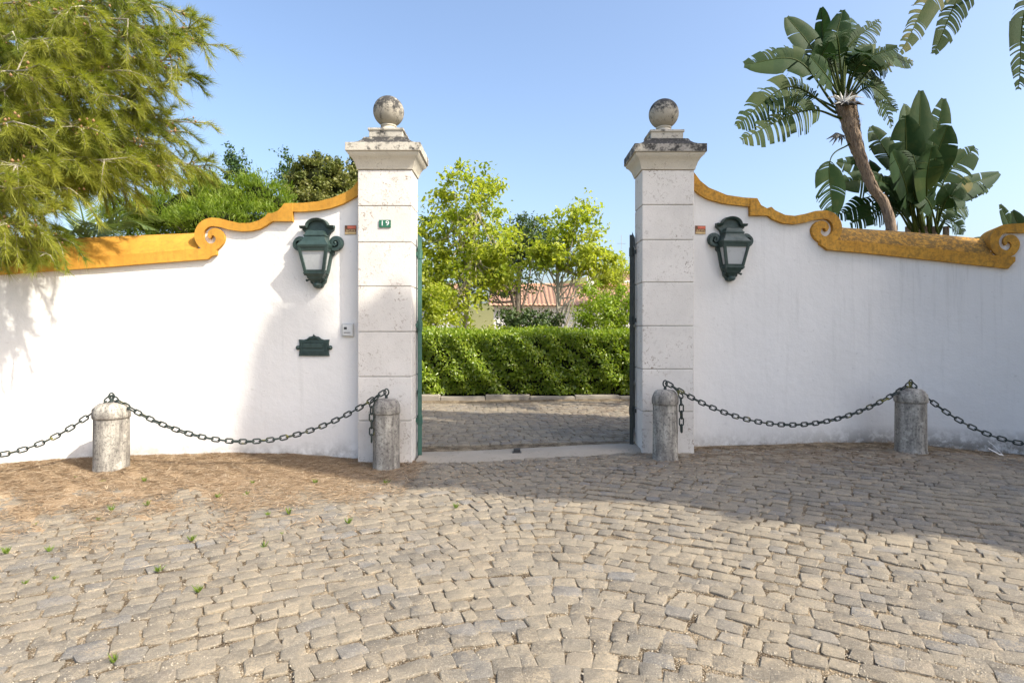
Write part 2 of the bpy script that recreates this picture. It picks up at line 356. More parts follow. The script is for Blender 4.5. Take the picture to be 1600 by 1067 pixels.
# cobblestones laid in chevron-like arcs
KC, XC = 0.58, 0.25
def cobble_layout():
    out = []
    def rowf(x): return KC * np.sqrt((x - XC) ** 2 + 0.45 ** 2)
    pitch = 0.132
    v = 1.9
    r_ = np.random.default_rng(3)
    while v < 12.5:
        vv = v + r_.normal(0, 0.010)
        x = -7.2 + r_.uniform(0, 0.15)
        while x < 7.6:
            m = -KC * (x - XC) / math.sqrt((x - XC) ** 2 + 0.45 ** 2)
            wdt = float(np.clip(r_.normal(0.128, 0.026), 0.08, 0.20))
            dx = wdt / math.sqrt(1 + m * m); xc = x + dx / 2
            mc = -KC * (xc - XC) / math.sqrt((xc - XC) ** 2 + 0.45 ** 2)
            wob = 0.06 * math.sin(xc * 1.7 + v * 0.9) + 0.03 * math.sin(xc * 4.1 - v * 2.3) + 0.012 * math.sin(xc * 9.7 + v * 5.0)
            yc = vv - rowf(xc) + wob + r_.normal(0, 0.008)
            dep = pitch / math.sqrt(1 + mc * mc)
            ok = 2.0 < yc < 7.15 and abs(xc) < 0.95 * yc + 0.7
            if ok: out.append((xc, yc, math.atan(mc) + r_.normal(0, 0.085), wdt, dep * r_.uniform(0.9, 1.04)))
            x += dx
        v += pitch
    # inside the gate: plain rows
    y = 7.75
    while y < 12.3:
        x = -3.0 + r_.uniform(0, 0.15)
        while x < 3.6:
            wdt = float(np.clip(r_.normal(0.145, 0.02), 0.1, 0.2))
            out.append((x + wdt / 2, y + 0.05 * math.sin(x * 1.3 + y), 0.12 + r_.normal(0, 0.06), wdt, 0.145)); x += wdt
        y += 0.147
    return out
def stone_pts(seed):
    r_ = np.random.default_rng(seed)
    cs = np.array([[-.5, -.5], [.5, -.5], [.5, .5], [-.5, .5]]) + r_.normal(0, 0.065, (4, 2)); loop = []
    for k in range(4):
        a, b, c = cs[k - 1], cs[k], cs[(k + 1) % 4]; c1, c2 = r_.uniform(0.04, 0.17, 2)
        loop += [b + (a - b) * c1, b + (c - b) * c2]
    return np.array(loop) + r_.normal(0, 0.014, (8, 2))
VAR = [stone_pts(100 + i) for i in range(28)]
def stone_geo(i, w, d, gap=0.0055):
    L = VAR[i]; r_ = np.random.default_rng(500 + i); n = len(L); sx, sy = (w - gap), (d - gap)
    def ring(sc, z, jit): return np.column_stack([L[:, 0] * sx * sc, L[:, 1] * sy * sc, z + r_.normal(0, jit, n)])
    tilt = r_.normal(0, 0.016, 2)
    rings = [ring(1.02, -0.03, 0), ring(1.0, 0.0, 0.001), ring(0.90, 0.0040, 0.0014)]
    V = np.vstack(rings + [np.array([[0, 0, 0.0046 + r_.normal(0, 0.002)]])])
    V[:, 2] += np.where(V[:, 2] > -0.02, V[:, 0] * tilt[0] + V[:, 1] * tilt[1], 0)
    T = []
    for q in range(2):
        for k in range(n):
            a, b, c, e = q * n + k, q * n + (k + 1) % n, (q + 1) * n + (k + 1) % n, (q + 1) * n + k
            T += [(a, b, c), (a, c, e)]
    for k in range(n): T.append((2 * n + k, 2 * n + (k + 1) % n, 3 * n))
    return V, np.array(T)
lay = cobble_layout()
cob = []
for (x, y, a, w, d) in lay:
    px = PX0 + F * x / y; infr = -5 < px < 1605 and y > 2.50
    cob.append((y if infr else 99 + y, x, y, a, w, d))
order = sorted(range(len(cob)), key=lambda i: cob[i][0])
near = set(order[:300])
vmesh = []
for i in range(28):
    V, T = stone_geo(i, 0.128, 0.122)
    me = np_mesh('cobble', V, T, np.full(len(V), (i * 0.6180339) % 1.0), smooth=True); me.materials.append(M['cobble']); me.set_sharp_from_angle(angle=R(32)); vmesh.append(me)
sv, sf, sr, base = [], [], [], 0
rr = np.random.default_rng(11)
for i, (k, x, y, a, w, d) in enumerate(cob):
    vi = int(rr.integers(0, 28)); z = float(gz(x, y)) + rr.normal(0, 0.0018); flip = rr.integers(0, 2) * math.pi
    if i in near:
        o = link('cobble', vmesh[vi], pave); o.location = (x, y, z); o.rotation_euler = (rr.normal(0, 0.012), rr.normal(0, 0.012), a + flip); o.scale = (w / 0.128, d / 0.122, 1.0)
    else:
        V, T = stone_geo(vi, w, d); ca, sa = math.cos(a + flip), math.sin(a + flip)
        V = np.column_stack([V[:, 0] * ca - V[:, 1] * sa + x, V[:, 0] * sa + V[:, 1] * ca + y, V[:, 2] + z])
        sv.append(V); sf.append(T + base); sr.append(np.full(len(V), rr.random())); base += len(V)
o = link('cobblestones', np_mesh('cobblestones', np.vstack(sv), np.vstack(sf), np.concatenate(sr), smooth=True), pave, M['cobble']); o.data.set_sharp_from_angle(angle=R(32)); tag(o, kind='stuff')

# loose chips of stone in the joints
n = 16000
y = 2.4 + 4.6 * rng.random(n) ** 1.6; x = (rng.random(n) * 2 - 1) * (0.9 * y + 0.2)
s = rng.uniform(0.002, 0.0065, n)
tet = np.array([[1, 0, -.3], [-.6, .8, -.3], [-.6, -.8, -.3], [0.1, 0, .8]])
ang = rng.random(n) * 6.283; ca, sa = np.cos(ang), np.sin(ang)
V = np.stack([tet[None, :, 0] * ca[:, None] - tet[None, :, 1] * sa[:, None], tet[None, :, 0] * sa[:, None] + tet[None, :, 1] * ca[:, None], np.repeat(tet[None, :, 2], n, 0)], -1) * s[:, None, None]
V += np.stack([x, y, gz(x, y) + rng.uniform(-0.003, 0.005, n)], -1)[:, None, :]
idx = (np.arange(n) * 4)[:, None, None] + np.array([[0, 1, 3], [1, 2, 3], [2, 0, 3]])[None]
tag(link('gravel', np_mesh('gravel', V.reshape(-1, 3), idx.reshape(-1, 3)), pave, M['grit']), kind='stuff')

# concrete threshold between the pillars
th = MB()
xs = np.linspace(-1.12, 1.62, 24); sec = []
for x in xs:
    t = (x + 1.12) / 2.74; y0 = 6.62 + 0.28 * t + 0.03 * math.sin(x * 5); y1 = 7.12 + 0.2 * t; z = float(gz(x, 6.9))
    sec.append([(x, y0, z - 0.03), (x, y0 + 0.10, z + 0.034), (x, y1, z + 0.046), (x, y1 + 0.06, z - 0.03)])
th.loft(sec)
tag(th.build('threshold', M['dirtycon'], smooth=35), kind='structure')
gs = empty('gate_stop', (0.06, 7.02, float(gz(0.06, 7)) + 0.04))
MB().box(-0.04, 0.04, -0.03, 0.03, 0, 0.045).build('stop_block', M['dark'], gs, bevel=0.006)
MB().box(-0.055, 0.055, -0.045, 0.045, -0.005, 0.008).build('base_plate', M['dark'], gs)
tag(gs, 'small black gate stop on the concrete threshold', 'gate stop')

# ------------------------------------------------------------------ walls
class Path:
    def __init__(s, pts):
        s.P = catmull(pts, 60); d = np.diff(s.P, axis=0); s.s = np.concatenate([[0], np.cumsum(np.hypot(d[:, 0], d[:, 1]))])
        t = np.gradient(s.P, axis=0); t /= np.linalg.norm(t, axis=1)[:, None]; s.t = t
        s.n = np.column_stack([t[:, 1], -t[:, 0]]); 
        flip = np.sign(s.n[:, 1:2]); s.n = s.n * -flip          # towards the camera (negative y)
        s.r = s.P[:, 0] / s.P[:, 1]
    def idx(s, px): return float(np.interp((px - PX0) / F, s.r, np.arange(len(s.r))))
    def base(s, px):
        i = s.idx(px); k = np.arange(len(s.r))
        p = np.array([np.interp(i, k, s.P[:, 0]), np.interp(i, k, s.P[:, 1])]); q = np.array([np.interp(i, k, s.n[:, 0]), np.interp(i, k, s.n[:, 1])])
        return p, q / np.linalg.norm(q)
    def pt(s, px, py, off=0.0):
        """surface point seen at px,py; off>0 is proud of the wall face"""
        p, q = s.base(px); z = CAMH - (py - PY0) / F * p[1]
        return (p[0] + q[0] * off, p[1] + q[1] * off, z)
pathL = Path([(-6.75, 5.45), (-6.2, 5.92), (-5.64, 6.35), (-4.85, 6.69), (-3.55, 6.90), (-2.5, 6.86), (-1.835, 6.81), (-1.3, 6.77)])
pathR = Path([(1.7, 7.30), (2.34, 7.37), (3.35, 7.50), (4.4, 7.64), (5.25, 7.64), (6.4, 7.26), (7.2, 6.75), (7.9, 6.1)])
TH = 0.34
def wall_body(path, top, parent, step=4):
    xs = np.arange(top[0][0], top[-1][0] + 0.1, step); tx = [p[0] for p in top]; ty = [p[1] for p in top]
    b = MB(); secs = []
    for px in xs:
        py = float(np.interp(px, tx, ty)); f = path.pt(px, py, 0); k = path.pt(px, py, -TH)
        secs.append([(f[0], f[1], -0.15), f, (k[0], k[1], f[2]), (k[0], k[1], -0.15)])
    b.loft(secs); return b.build('plaster_wall', M['plaster'], parent, smooth=40)
def ribbon(path, up, lo, name, m, parent, front=0.045, back=-TH - 0.03, dens=3.0, closed=False):
    """strip between two polylines (px,py), extruded through the wall's thickness"""
    U, L = [], []
    for i in range(len(up) - 1):
        d = max(math.dist(up[i], up[i + 1]), math.dist(lo[i], lo[i + 1])); k = max(1, int(d / dens))
        for j in range(k):
            t = j / k; U.append((up[i][0] + (up[i + 1][0] - up[i][0]) * t, up[i][1] + (up[i + 1][1] - up[i][1]) * t))
            L.append((lo[i][0] + (lo[i + 1][0] - lo[i][0]) * t, lo[i][1] + (lo[i + 1][1] - lo[i][1]) * t))
    U.append(up[-1]); L.append(lo[-1])
    def bk(p):
        a = path.pt(p[0], p[1], 0); b = path.pt(p[0], p[1], back); return (b[0], b[1], a[2])
    secs = []
    for u, l in zip(U, L):
        secs.append([path.pt(*l, front), path.pt(*u, front), bk(u), bk(l)])
    b = MB(); b.loft(secs); return b.build(name, m, parent, smooth=28)
def volute(path, cx, cy, sgn, start_up, start_lo, name, m, parent, front=0.05):
    """sgn=+1: ribbon arrives from the right and curls over the left side; -1 mirrored"""
    ang = [90, 135, 180, 225, 270, 315, 360, 405, 450, 495, 540, 585]
    ro = [29.5, 29, 27.5, 25, 22, 20, 19.5, 16.5, 12.5, 9, 6.0, 4.5]
    ri = [16.5, 15, 13.5, 12, 10.5, 8, 4.5, 2.5, 1.8, 1.2, 1.0, 1.0]
    A = np.linspace(90, 585, 70); RO = np.interp(A, ang, ro); RI = np.interp(A, ang, ri)
    up = list(start_up) + [(cx + sgn * ro_ * math.cos(R(a)), cy - ro_ * math.sin(R(a))) for a, ro_ in zip(A, RO)]
    lo = list(start_lo) + [(cx + sgn * ri_ * math.cos(R(a)), cy - ri_ * math.sin(R(a))) for a, ri_ in zip(A, RI)]
    return ribbon(path, up, lo, name, m, parent, front, -TH - 0.03, 4.0)
def coping(path, top, bot, name, m, parent, ridge=0.2):
    """sloped top between two scrolls: front foot on the band, ridge set back"""
    xs = np.arange(bot[0][0], bot[-1][0] + 0.1, 5); secs = []
    for px in xs:
        yb = np.interp(px, [p[0] for p in bot], [p[1] for p in bot]); yt = np.interp(px, [p[0] for p in top], [p[1] for p in top])
        f = path.pt(px, yb, 0.03); p, q = path.base(px); D2 = p[1] + ridge * 0.97
        zt = CAMH - (yt - PY0) / F * D2; r1 = (p[0] - q[0] * ridge, p[1] - q[1] * ridge, zt); mid = path.pt(px, yb, -ridge * 0.42)
        k = path.pt(px, yb, -TH - 0.035)
        secs.append([(f[0], f[1], f[2] - 0.03), (f[0], f[1], f[2] + 0.012), (mid[0], mid[1], f[2] + (zt - f[2]) * 0.66), r1, (k[0], k[1], zt - 0.03), (k[0], k[1], f[2] - 0.03)])
    b = MB(); b.loft(secs); return b.build(name, m, parent, smooth=50)

wl = empty('garden_wall', (-3.6, 7.0, 0)); wl_inv = Matrix.Translation((3.6, -7.0, 0))
wr = empty('garden_wall', (4.2, 7.7, 0)); wr_inv = Matrix.Translation((-4.2, -7.7, 0))
tag(wl, 'sunlit curved white wall with ochre scrolled coping, left of the gateway', 'wall')
tag(wr, 'shaded curved white wall with stained ochre scrolled coping, right of the gateway', 'wall')
parts_l = []; parts_r = []
LU = [(575, 268), (562, 283), (553, 295), (540, 303), (520, 311), (500, 316), (475, 318.5), (447, 319)]
LL = [(575, 296), (562, 306), (551, 313), (538, 320), (518, 327), (498, 330.5), (475, 332), (459, 332)]
parts_l.append(ribbon(pathL, LU, LL, 'coping_trim', M['ochre'], wl))
parts_l.append(ribbon(pathL, [(459.5, 319.2), (447, 319.2), (443, 325), (437, 331), (428, 334.5), (421.5, 334.2)], [(459.5, 347), (447, 347), (443, 347), (437, 347), (430, 347), (426, 348.5)], 'trim_step', M['ochre'], wl, front=0.052))
parts_l.append(volute(pathL, 334, 371, 1, [(421.5, 334.2), (418, 339), (408, 345.5), (395, 349.5), (378, 350), (360, 346), (346, 342.5)], [(426, 348.5), (421, 352), (410, 358.5), (396, 362), (378, 362.5), (361, 360), (347, 356)], 'scroll', M['ochre'], wl))
parts_l.append(ribbon(pathL, [(341, 389), (333, 389), (327, 389), (306, 390), (250, 395), (170, 401), (105, 405), (0, 410), (-130, 414)], [(341, 399), (333, 401), (327, 406), (306, 407.5), (250, 411.5), (170, 418), (105, 422.5), (0, 430), (-130, 436)], 'coping_band', M['ochre'], wl, front=0.055))
parts_l.append(coping(pathL, [(-130, 386), (0, 380), (130, 371), (310, 363.5)], [(-130, 414), (0, 410), (105, 405), (170, 401), (250, 395), (310, 390)], 'coping_slope', M['ochre'], wl))
parts_l.append(wall_body(pathL, [(-130, 424), (0, 420), (105, 413), (250, 403), (308, 398), (311, 372), (318, 352), (333, 349), (346, 349), (361, 353), (396, 356), (410, 352), (426, 343), (447, 330), (475, 326), (498, 323), (520, 319), (540, 311), (562, 295), (575, 282)], wl))
RU = [(1070, 258), (1083, 272), (1092, 284), (1105, 294.5), (1133, 306), (1160, 310), (1180, 311)]
RL = [(1070, 285), (1083, 298.5), (1092, 306), (1105, 313), (1127, 319), (1150, 322), (1169.5, 324)]
parts_r.append(ribbon(pathR, RU, RL, 'coping_trim', M['ochre_m'], wr))
parts_r.append(ribbon(pathR, [(1169, 310.8), (1180, 311.2), (1186, 322), (1195, 326.8), (1202, 324.5)], [(1169, 338), (1180, 338), (1186, 338), (1193, 338), (1198, 338.5)], 'trim_step', M['ochre_m'], wr, front=0.052))
parts_r.append(volute(pathR, 1284.5, 359.5, -1, [(1202, 324.5), (1208, 330), (1223, 337), (1238, 338.5), (1254, 335.5), (1270, 331)], [(1198, 338.5), (1205, 344), (1220, 350), (1238, 351.5), (1254, 349), (1270, 344.5)], 'scroll', M['ochre_m'], wr))
parts_r.append(ribbon(pathR, [(1278, 375), (1284, 375), (1290, 375), (1298, 375.5), (1350, 380), (1450, 389), (1555, 400), (1573, 402), (1578, 402), (1584, 402)], [(1278, 383), (1284, 387), (1290, 391.5), (1298, 392), (1350, 396.5), (1450, 407), (1555, 418.5), (1573, 420.5), (1578, 415), (1584, 409)], 'coping_band', M['ochre_m'], wr, front=0.055))
parts_r.append(coping(pathR, [(1300, 353), (1310, 354), (1430, 362.5), (1545, 373), (1552, 374)], [(1300, 375.5), (1350, 380), (1450, 389), (1552, 400)], 'coping_slope', M['ochre_l'], wr))
parts_r.append(volute(pathR, 1572, 381, 1, [(1690, 300), (1660, 328), (1640, 340), (1615, 348), (1595, 350)], [(1690, 322), (1660, 345), (1640, 356), (1615, 363), (1597, 365)], 'scroll', M['ochre_m'], wr))
parts_r.append(wall_body(pathR, [(1070, 272), (1083, 286), (1105, 304), (1133, 313), (1160, 317), (1180, 322), (1200, 332), (1220, 343.5), (1238, 345), (1254, 342), (1284, 337), (1298, 343), (1307, 362), (1310, 384), (1450, 398), (1545, 409), (1549, 384), (1556, 364), (1572, 358), (1597, 357), (1640, 348), (1690, 311)], wr))
for p in parts_l: p.data.transform(wl_inv)
for p in parts_r: p.data.transform(wr_inv)

# ------------------------------------------------------------------ pillars
def pillar(x, y, zb, label, capdark):
    t = empty('gate_pillar', (x, y, zb)); W, DP = 0.312, 0.21
    zs = [-0.08, 0.50, 1.01, 1.53, 2.055, 2.565, 2.985, 3.405]
    for i in range(7):
        b = MB(); b.box(-W, W, 0, 2 * DP, zs[i] + (0.004 if i else 0), zs[i + 1] - 0.004)
        b.build('stone_block', M['stone'], t, bevel=0.009)
    MB().box(-W + 0.012, W - 0.012, 0.012, 2 * DP - 0.012, 0.3, 3.40).build('mortar_core', M['concrete'], t)
    c = MB(); cy = DP
    prof = [(0.0, 3.405), (0.012, 3.41), (0.014, 3.43), (0.022, 3.45), (0.035, 3.49), (0.062, 3.535), (0.095, 3.565), (0.10, 3.59)]
    c.rect([(W + a, DP + a, z) for a, z in prof], 0, cy); c.build('cavetto_cap', M['cap'], t, smooth=50)
    c = MB(); c.rect([(W + 0.118, DP + 0.118, 3.592), (W + 0.118, DP + 0.118, 3.69)], 0, cy); c.build('cap_slab', M['slabd' if capdark else 'slab'], t, bevel=0.008)
    c = MB(); c.rect([(W + 0.055, DP + 0.055, 3.692), (W + 0.045, DP + 0.045, 3.71), (W + 0.0, DP + 0.0, 3.735), (W - 0.035, DP - 0.03, 3.765), (W - 0.05, DP - 0.04, 3.79), (W - 0.06, DP - 0.045, 3.80)], 0, cy)
    c.build('cap_moulding', M['slabd' if capdark else 'capl'], t, smooth=40)
    c = MB(); c.rect([(0.195, 0.165, 3.80), (0.195, 0.165, 3.875), (0.208, 0.178, 3.878), (0.208, 0.178, 3.905)], 0, cy); c.build('plinth', M['slab'], t, bevel=0.006)
    c = MB(); c.lathe([(0.115, 3.903), (0.112, 3.92), (0.095, 3.94), (0.085, 3.955), (0.085, 3.965), (0.094, 3.972), (0.094, 3.985), (0.07, 3.995)], 28, (0, cy, 0)); c.build('neck', M['cap'], t, smooth=40)
    c = MB(); rb = 0.182; c.lathe([(rb * math.sin(R(a)), 3.985 + rb * 0.93 - rb * math.cos(R(a))) for a in [22, 30, 40, 50, 60, 70, 80, 90, 100, 110, 120, 130, 140, 150, 160, 170, 176]], 36, (0, cy, 0)); c.build('ball', M['ball'], t, smooth=60)
    return tag(t, label, 'pillar')
pL = pillar(-1.473, 6.67, 0.0, 'stone gate pillar with ball finial bearing the house number, left of the opening', False)
pR = pillar(1.880, 6.93, 0.07, 'stone gate pillar with dark lichened cap and ball finial, right of the opening', True)

# ------------------------------------------------------------------ gate leaves, folded back behind the pillars
def gate_leaf(hx, hy, zb, ang, m, label, sgn):
    t = empty('gate_leaf', (hx, hy, zb), ang); H, WD = 2.66, 1.3
    MB().box(-0.024, 0.024, -0.024, 0.024, 0.02, H).build('hinge_stile', m, t, bevel=0.004)
    MB().box(-0.02, 0.02, WD - 0.04, WD, 0.06, H - 0.1).build('lock_stile', m, t, bevel=0.004)
    for z in (0.12, 0.75, 1.5, H - 0.16): MB().box(-0.018, 0.018, 0.025, WD - 0.04, z, z + 0.04).build('rail', m, t)
    for k in range(9):
        b = MB(); yy = 0.13 + k * 0.125; b.tube([(0, yy, 0.14), (0, yy, H - 0.05)], 0.009, 6); b.tube([(0, yy, H - 0.05), (0, yy, H + 0.06)], [0.018, 0.002], 6); b.build('bar', m, t)
    for z in (0.42, 1.56, 2.42):
        b = MB(); b.box(-0.06 * (1 if sgn > 0 else -0.4), 0.06 * (1 if sgn < 0 else -0.4) , -0.02, 0.02, z, z + 0.05) ; b.tube([(0, -0.0, z - 0.03), (0, 0.0, z + 0.08)], 0.034, 10); b.build('hinge', m, t, bevel=0.003)
    return tag(t, label, 'gate')
gate_leaf(-1.118, 6.98, 0.02, R(14), M['greenp'], 'green iron gate leaf folded back against the pillar with house number', 1)
gate_leaf(1.512, 7.28, 0.09, R(-16), M['black'], 'black-green iron gate leaf folded back by the pillar with dark cap', -1)

# ------------------------------------------------------------------ lanterns
def spiral_ribbon(b, cx, cz, r0, turns, w, y0, y1, sgn, a0):
    n = 34; secs = []
    for k in range(n + 1):
        t = k / n; a = a0 + sgn * turns * 2 * math.pi * t; r_ = r0 * (1 - 0.80 * t); ww = w * (1 - 0.45 * t)
        c, s_ = math.cos(a), math.sin(a)
        p = lambda rad, y: (cx + rad * c, y, cz + rad * s_)
        secs.append([p(r_, y0), p(r_ - ww, y0), p(r_ - ww, y1), p(r_, y1)])
    b.loft(secs)
def lantern(px, py, path, label, lit):
    p, q = path.base(px); z = CAMH - (py - PY0) / F * p[1]
    t = empty('wall_lantern', (p[0], p[1], z), math.atan2(q[0], -q[1])); g_ = M['green']
    # back plate (x, z), origin at the middle of the lantern
    half = [(0.0, -0.40), (0.05, -0.385), (0.07, -0.345), (0.09, -0.33), (0.10, -0.28), (0.13, -0.2), (0.165, -0.02), (0.19, 0.0), (0.19, 0.06), (0.15, 0.11), (0.125, 0.16), (0.125, 0.21), (0.14, 0.25), (0.19, 0.295), (0.19, 0.33), (0.115, 0.33)]
    arch = [(0.115 * math.cos(a), 0.33 + 0.075 * math.sin(a)) for a in np.linspace(0.15, math.pi - 0.15, 11)]
    ol = half + arch + [(-x, z_) for x, z_ in reversed(half[1:])]
    MB().extrude(ol, -0.045, 0.01).build('back_plate', g_, t, bevel=0.006)
    b = MB(); path_ = [(0.205, 0.322), (0.125, 0.322)] + [(0.12 * math.cos(a), 0.33 + 0.082 * math.sin(a)) for a in np.linspace(0.1, math.pi - 0.1, 13)] + [(-0.125, 0.322), (-0.205, 0.322)]
    secs = []
    for i, (x, z_) in enumerate(path_):
        a = path_[max(i - 1, 0)]; c = path_[min(i + 1, len(path_) - 1)]; tx, tz = c[0] - a[0], c[1] - a[1]; l = math.hypot(tx, tz); nx, nz = tz / l, -tx / l
        if nz < 0 and abs(tx) < 1e-9: pass
        secs.append([(x - nx * 0.012, -0.03, z_ - nz * 0.012), (x - nx * 0.012, -0.085, z_ - nz * 0.012), (x + nx * 0.014, -0.105, z_ + nz * 0.014), (x + nx * 0.02, -0.03, z_ + nz * 0.02)])
    b.loft(secs); b.build('pediment', g_, t, smooth=35)
    for s_ in (-1, 1):
        b = MB(); spiral_ribbon(b, s_ * 0.218, 0.132, 0.094, 1.35, 0.036, -0.075, -0.012, s_ * 1, R(-120) if s_ > 0 else R(-60))
        b.lathe([(0.0, 0), (0.02, 0.001), (0.02, 0.03), (0.0, 0.04)], 10, (0, 0, 0)) if False else None
        b.build('side_scroll', g_, t, smooth=35)
        c = MB(); c.lathe([(0.088, 0.0), (0.088, 0.022), (0.06, 0.028)], 24); me = c.mesh('scroll_disc', 40); me.transform(Matrix.Translation((s_ * 0.218, -0.012, 0.135)) @ Matrix.Rotation(R(90), 4, 'X')); link('scroll_disc', me, t, g_)
        c = MB(); c.lathe([(0.001, -0.02), (0.014, -0.014), (0.019, 0), (0.014, 0.014), (0.001, 0.02)], 12, (s_ * 0.216, -0.06, 0.137)); c.build('scroll_eye', g_, t, smooth=60)
    # roof: ogee
    def rsec(hw, d, z_):
        d = 0.04 + (d - 0.04) * 0.66; return [(-hw, -d, z_), (hw, -d, z_), (hw, -0.02, z_), (-hw, -0.02, z_)]
    b = MB(); b.loft([rsec(*a) for a in [(0.175, 0.285, 0.062), (0.182, 0.295, 0.072), (0.185, 0.30, 0.098), (0.178, 0.292, 0.108), (0.160, 0.268, 0.128), (0.138, 0.238, 0.155), (0.125, 0.218, 0.182), (0.119, 0.208, 0.203), (0.127, 0.218, 0.208), (0.127, 0.218, 0.222), (0.116, 0.205, 0.228), (0.108, 0.195, 0.25), (0.10, 0.182, 0.268), (0.08, 0.155, 0.276)]])
    b.build('roof', g_, t, smooth=32)
    # tapered glass body
    zt, zb = 0.065, -0.215; T_ = (0.162, 0.191); B_ = (0.106, 0.143)
    def at_(f, sx, front):                     # f 0 top..1 bottom
        hw = T_[0] + (B_[0] - T_[0]) * f; d = T_[1] + (B_[1] - T_[1]) * f
        return Vector((sx * hw, -d if front else -0.04, zt + (zb - zt) * f))
    for sx in (-1, 1):
        for fr in (True, False):
            b = MB(); a0, a1 = at_(0, sx, fr), at_(1, sx, fr); w = 0.017
            b.loft([[(p_.x - w, p_.y - w, p_.z), (p_.x + w, p_.y - w, p_.z), (p_.x + w, p_.y + w, p_.z), (p_.x - w, p_.y + w, p_.z)] for p_ in (a0, a1)])
            b.build('corner_post', g_, t, bevel=0.003)
    for f0, f1, w in ((0.0, 0.13, 0.010), (0.90, 1.0, 0.011)):
        b = MB()
        for side in ('f', 'l', 'r'):
            if side == 'f': pts = [at_(f0, -1, True), at_(f0, 1, True), at_(f1, 1, True), at_(f1, -1, True)]; nrm = Vector((0, -1, 0))
            else:
                sx = -1 if side == 'l' else 1; pts = [at_(f0, sx, False), at_(f0, sx, True), at_(f1, sx, True), at_(f1, sx, False)]; nrm = Vector((sx, 0, 0))
            b.loft([[p_ - nrm * 0.012 for p_ in pts], [p_ + nrm * w for p_ in pts]])
        b.build('frame_rail', g_, t)
    for side in ('f', 'l', 'r'):
        f0, f1 = 0.06, 0.96
        if side == 'f': pts = [at_(f0, -1, True), at_(f0, 1, True), at_(f1, 1, True), at_(f1, -1, True)]; nrm = Vector((0, -1, 0))
        else:
            sx = -1 if side == 'l' else 1; pts = [at_(f0, sx, False), at_(f0, sx, True), at_(f1, sx, True), at_(f1, sx, False)]; nrm = Vector((sx, 0, 0))
        b = MB(); b.loft([[p_ - nrm * 0.008 for p_ in pts], [p_ - nrm * 0.003 for p_ in pts]]); b.build('glass_pane', M['glass'], t)
        # rounded corner fillets of the pane's frame
        for ci in range(4):
            b = MB()
            c0 = pts[ci]; c1 = c0 + (pts[(ci + 1) % 4] - c0).normalized() * 0.055; c2 = c0 + (pts[ci - 1] - c0).normalized() * 0.06; mid = c0 + ((c1 - c0) + (c2 - c0)) * 0.3
            b.loft([[v - nrm * 0.01 for v in (c0, c1, mid, c2)], [v + nrm * 0.004 for v in (c0, c1, mid, c2)]])
            b.build('pane_corner', g_, t)
    b = MB(); b.loft([rsec(*a) for a in [(0.05, 0.125, -0.325), (0.062, 0.14, -0.305), (0.09, 0.175, -0.285), (0.095, 0.182, -0.262), (0.112, 0.205, -0.245), (0.128, 0.222, -0.232), (0.128, 0.222, -0.218), (0.112, 0.205, -0.208)]])
    b.build('base_funnel', g_, t, smooth=35)
    b = MB(); b.lathe([(0.002, -0.395), (0.03, -0.39), (0.048, -0.372), (0.052, -0.352), (0.04, -0.335), (0.05, -0.322)], 16, (0, -0.062, 0)); b.build('finial', g_, t, smooth=50)
    for sx in (-1, 1):
        for (x, z_, r_) in ((0.135, -0.232, 0.016), (0.113, -0.305, 0.016)):
            b = MB(); b.lathe([(0.001, -r_), (r_ * 0.7, -r_ * 0.7), (r_, 0), (r_ * 0.7, r_ * 0.7), (0.001, r_)], 10, (sx * x, -0.09, z_)); b.tube([(sx * x, -0.09, z_), (sx * (x - 0.05), -0.09, z_ + 0.012)], 0.011, 6); b.build('curl', g_, t, smooth=60)
    return tag(t, label, 'lantern')
lantern(499, 399, pathL, 'green cast wall lantern on the sunlit wall above the letter plate', True)
lantern(1139, 392, pathR, 'dark green cast wall lantern on the shaded wall right of the gateway', False)

# ------------------------------------------------------------------ letter plate, intercom, signs, number
def onwall(name, px, py, path, off=0.0):
    p, q = path.base(px); z = CAMH - (py - PY0) / F * p[1]
    return empty(name, (p[0] + q[0] * off, p[1] + q[1] * off, z), math.atan2(q[0], -q[1]))
t = onwall('letter_plate', 491.5, 543, pathL)
MB().extrude([(-0.185, -0.10), (0.185, -0.10), (0.178, -0.05), (0.178, 0.05), (0.185, 0.097), (0.12, 0.094), (0.085, 0.105), (0.055, 0.13), (0.02, 0.135), (0.0, 0.15), (-0.02, 0.135), (-0.055, 0.13), (-0.085, 0.105), (-0.12, 0.094), (-0.185, 0.097), (-0.178, 0.05), (-0.178, -0.05)], -0.022, 0.005).build('plate', M['green'], t, bevel=0.004)
for (x0, x1, z0, z1) in ((-0.155, 0.155, 0.062, 0.07), (-0.155, 0.155, -0.07, -0.062), (-0.155, -0.147, -0.062, 0.062), (0.147, 0.155, -0.062, 0.062)):
    MB().box(x0, x1, -0.032, -0.02, z0, z1).build('raised_border', M['green'], t, bevel=0.002)
MB().box(-0.125, 0.115, -0.034, -0.02, -0.005, 0.05).build('flap', M['green'], t, bevel=0.005)
MB().box(-0.125, 0.125, -0.028, -0.02, -0.05, -0.02).build('name_bar', M['green'], t, bevel=0.003)
for s_ in (-1, 1):
    MB().lathe([(0.001, -0.027), (0.02, -0.02), (0.028, 0), (0.02, 0.02), (0.001, 0.027)], 14, (s_ * 0.195, -0.014, 0.0)).build('side_boss', M['green'], t, smooth=60)
b = MB(); b.tube([(-0.08, -0.03, 0.09), (-0.04, -0.03, 0.118), (0, -0.032, 0.105), (0.04, -0.03, 0.118), (0.08, -0.03, 0.09)], 0.008, 6); b.tube([(0, -0.026, 0.1), (0, -0.026, 0.158)], 0.007, 6); b.build('crest_ornament', M['green'], t, smooth=60)
tag(t, 'dark green ornamental letter plate on the white wall below the lantern', 'letter plate')
t = onwall('intercom', 544.5, 515.5, pathL)
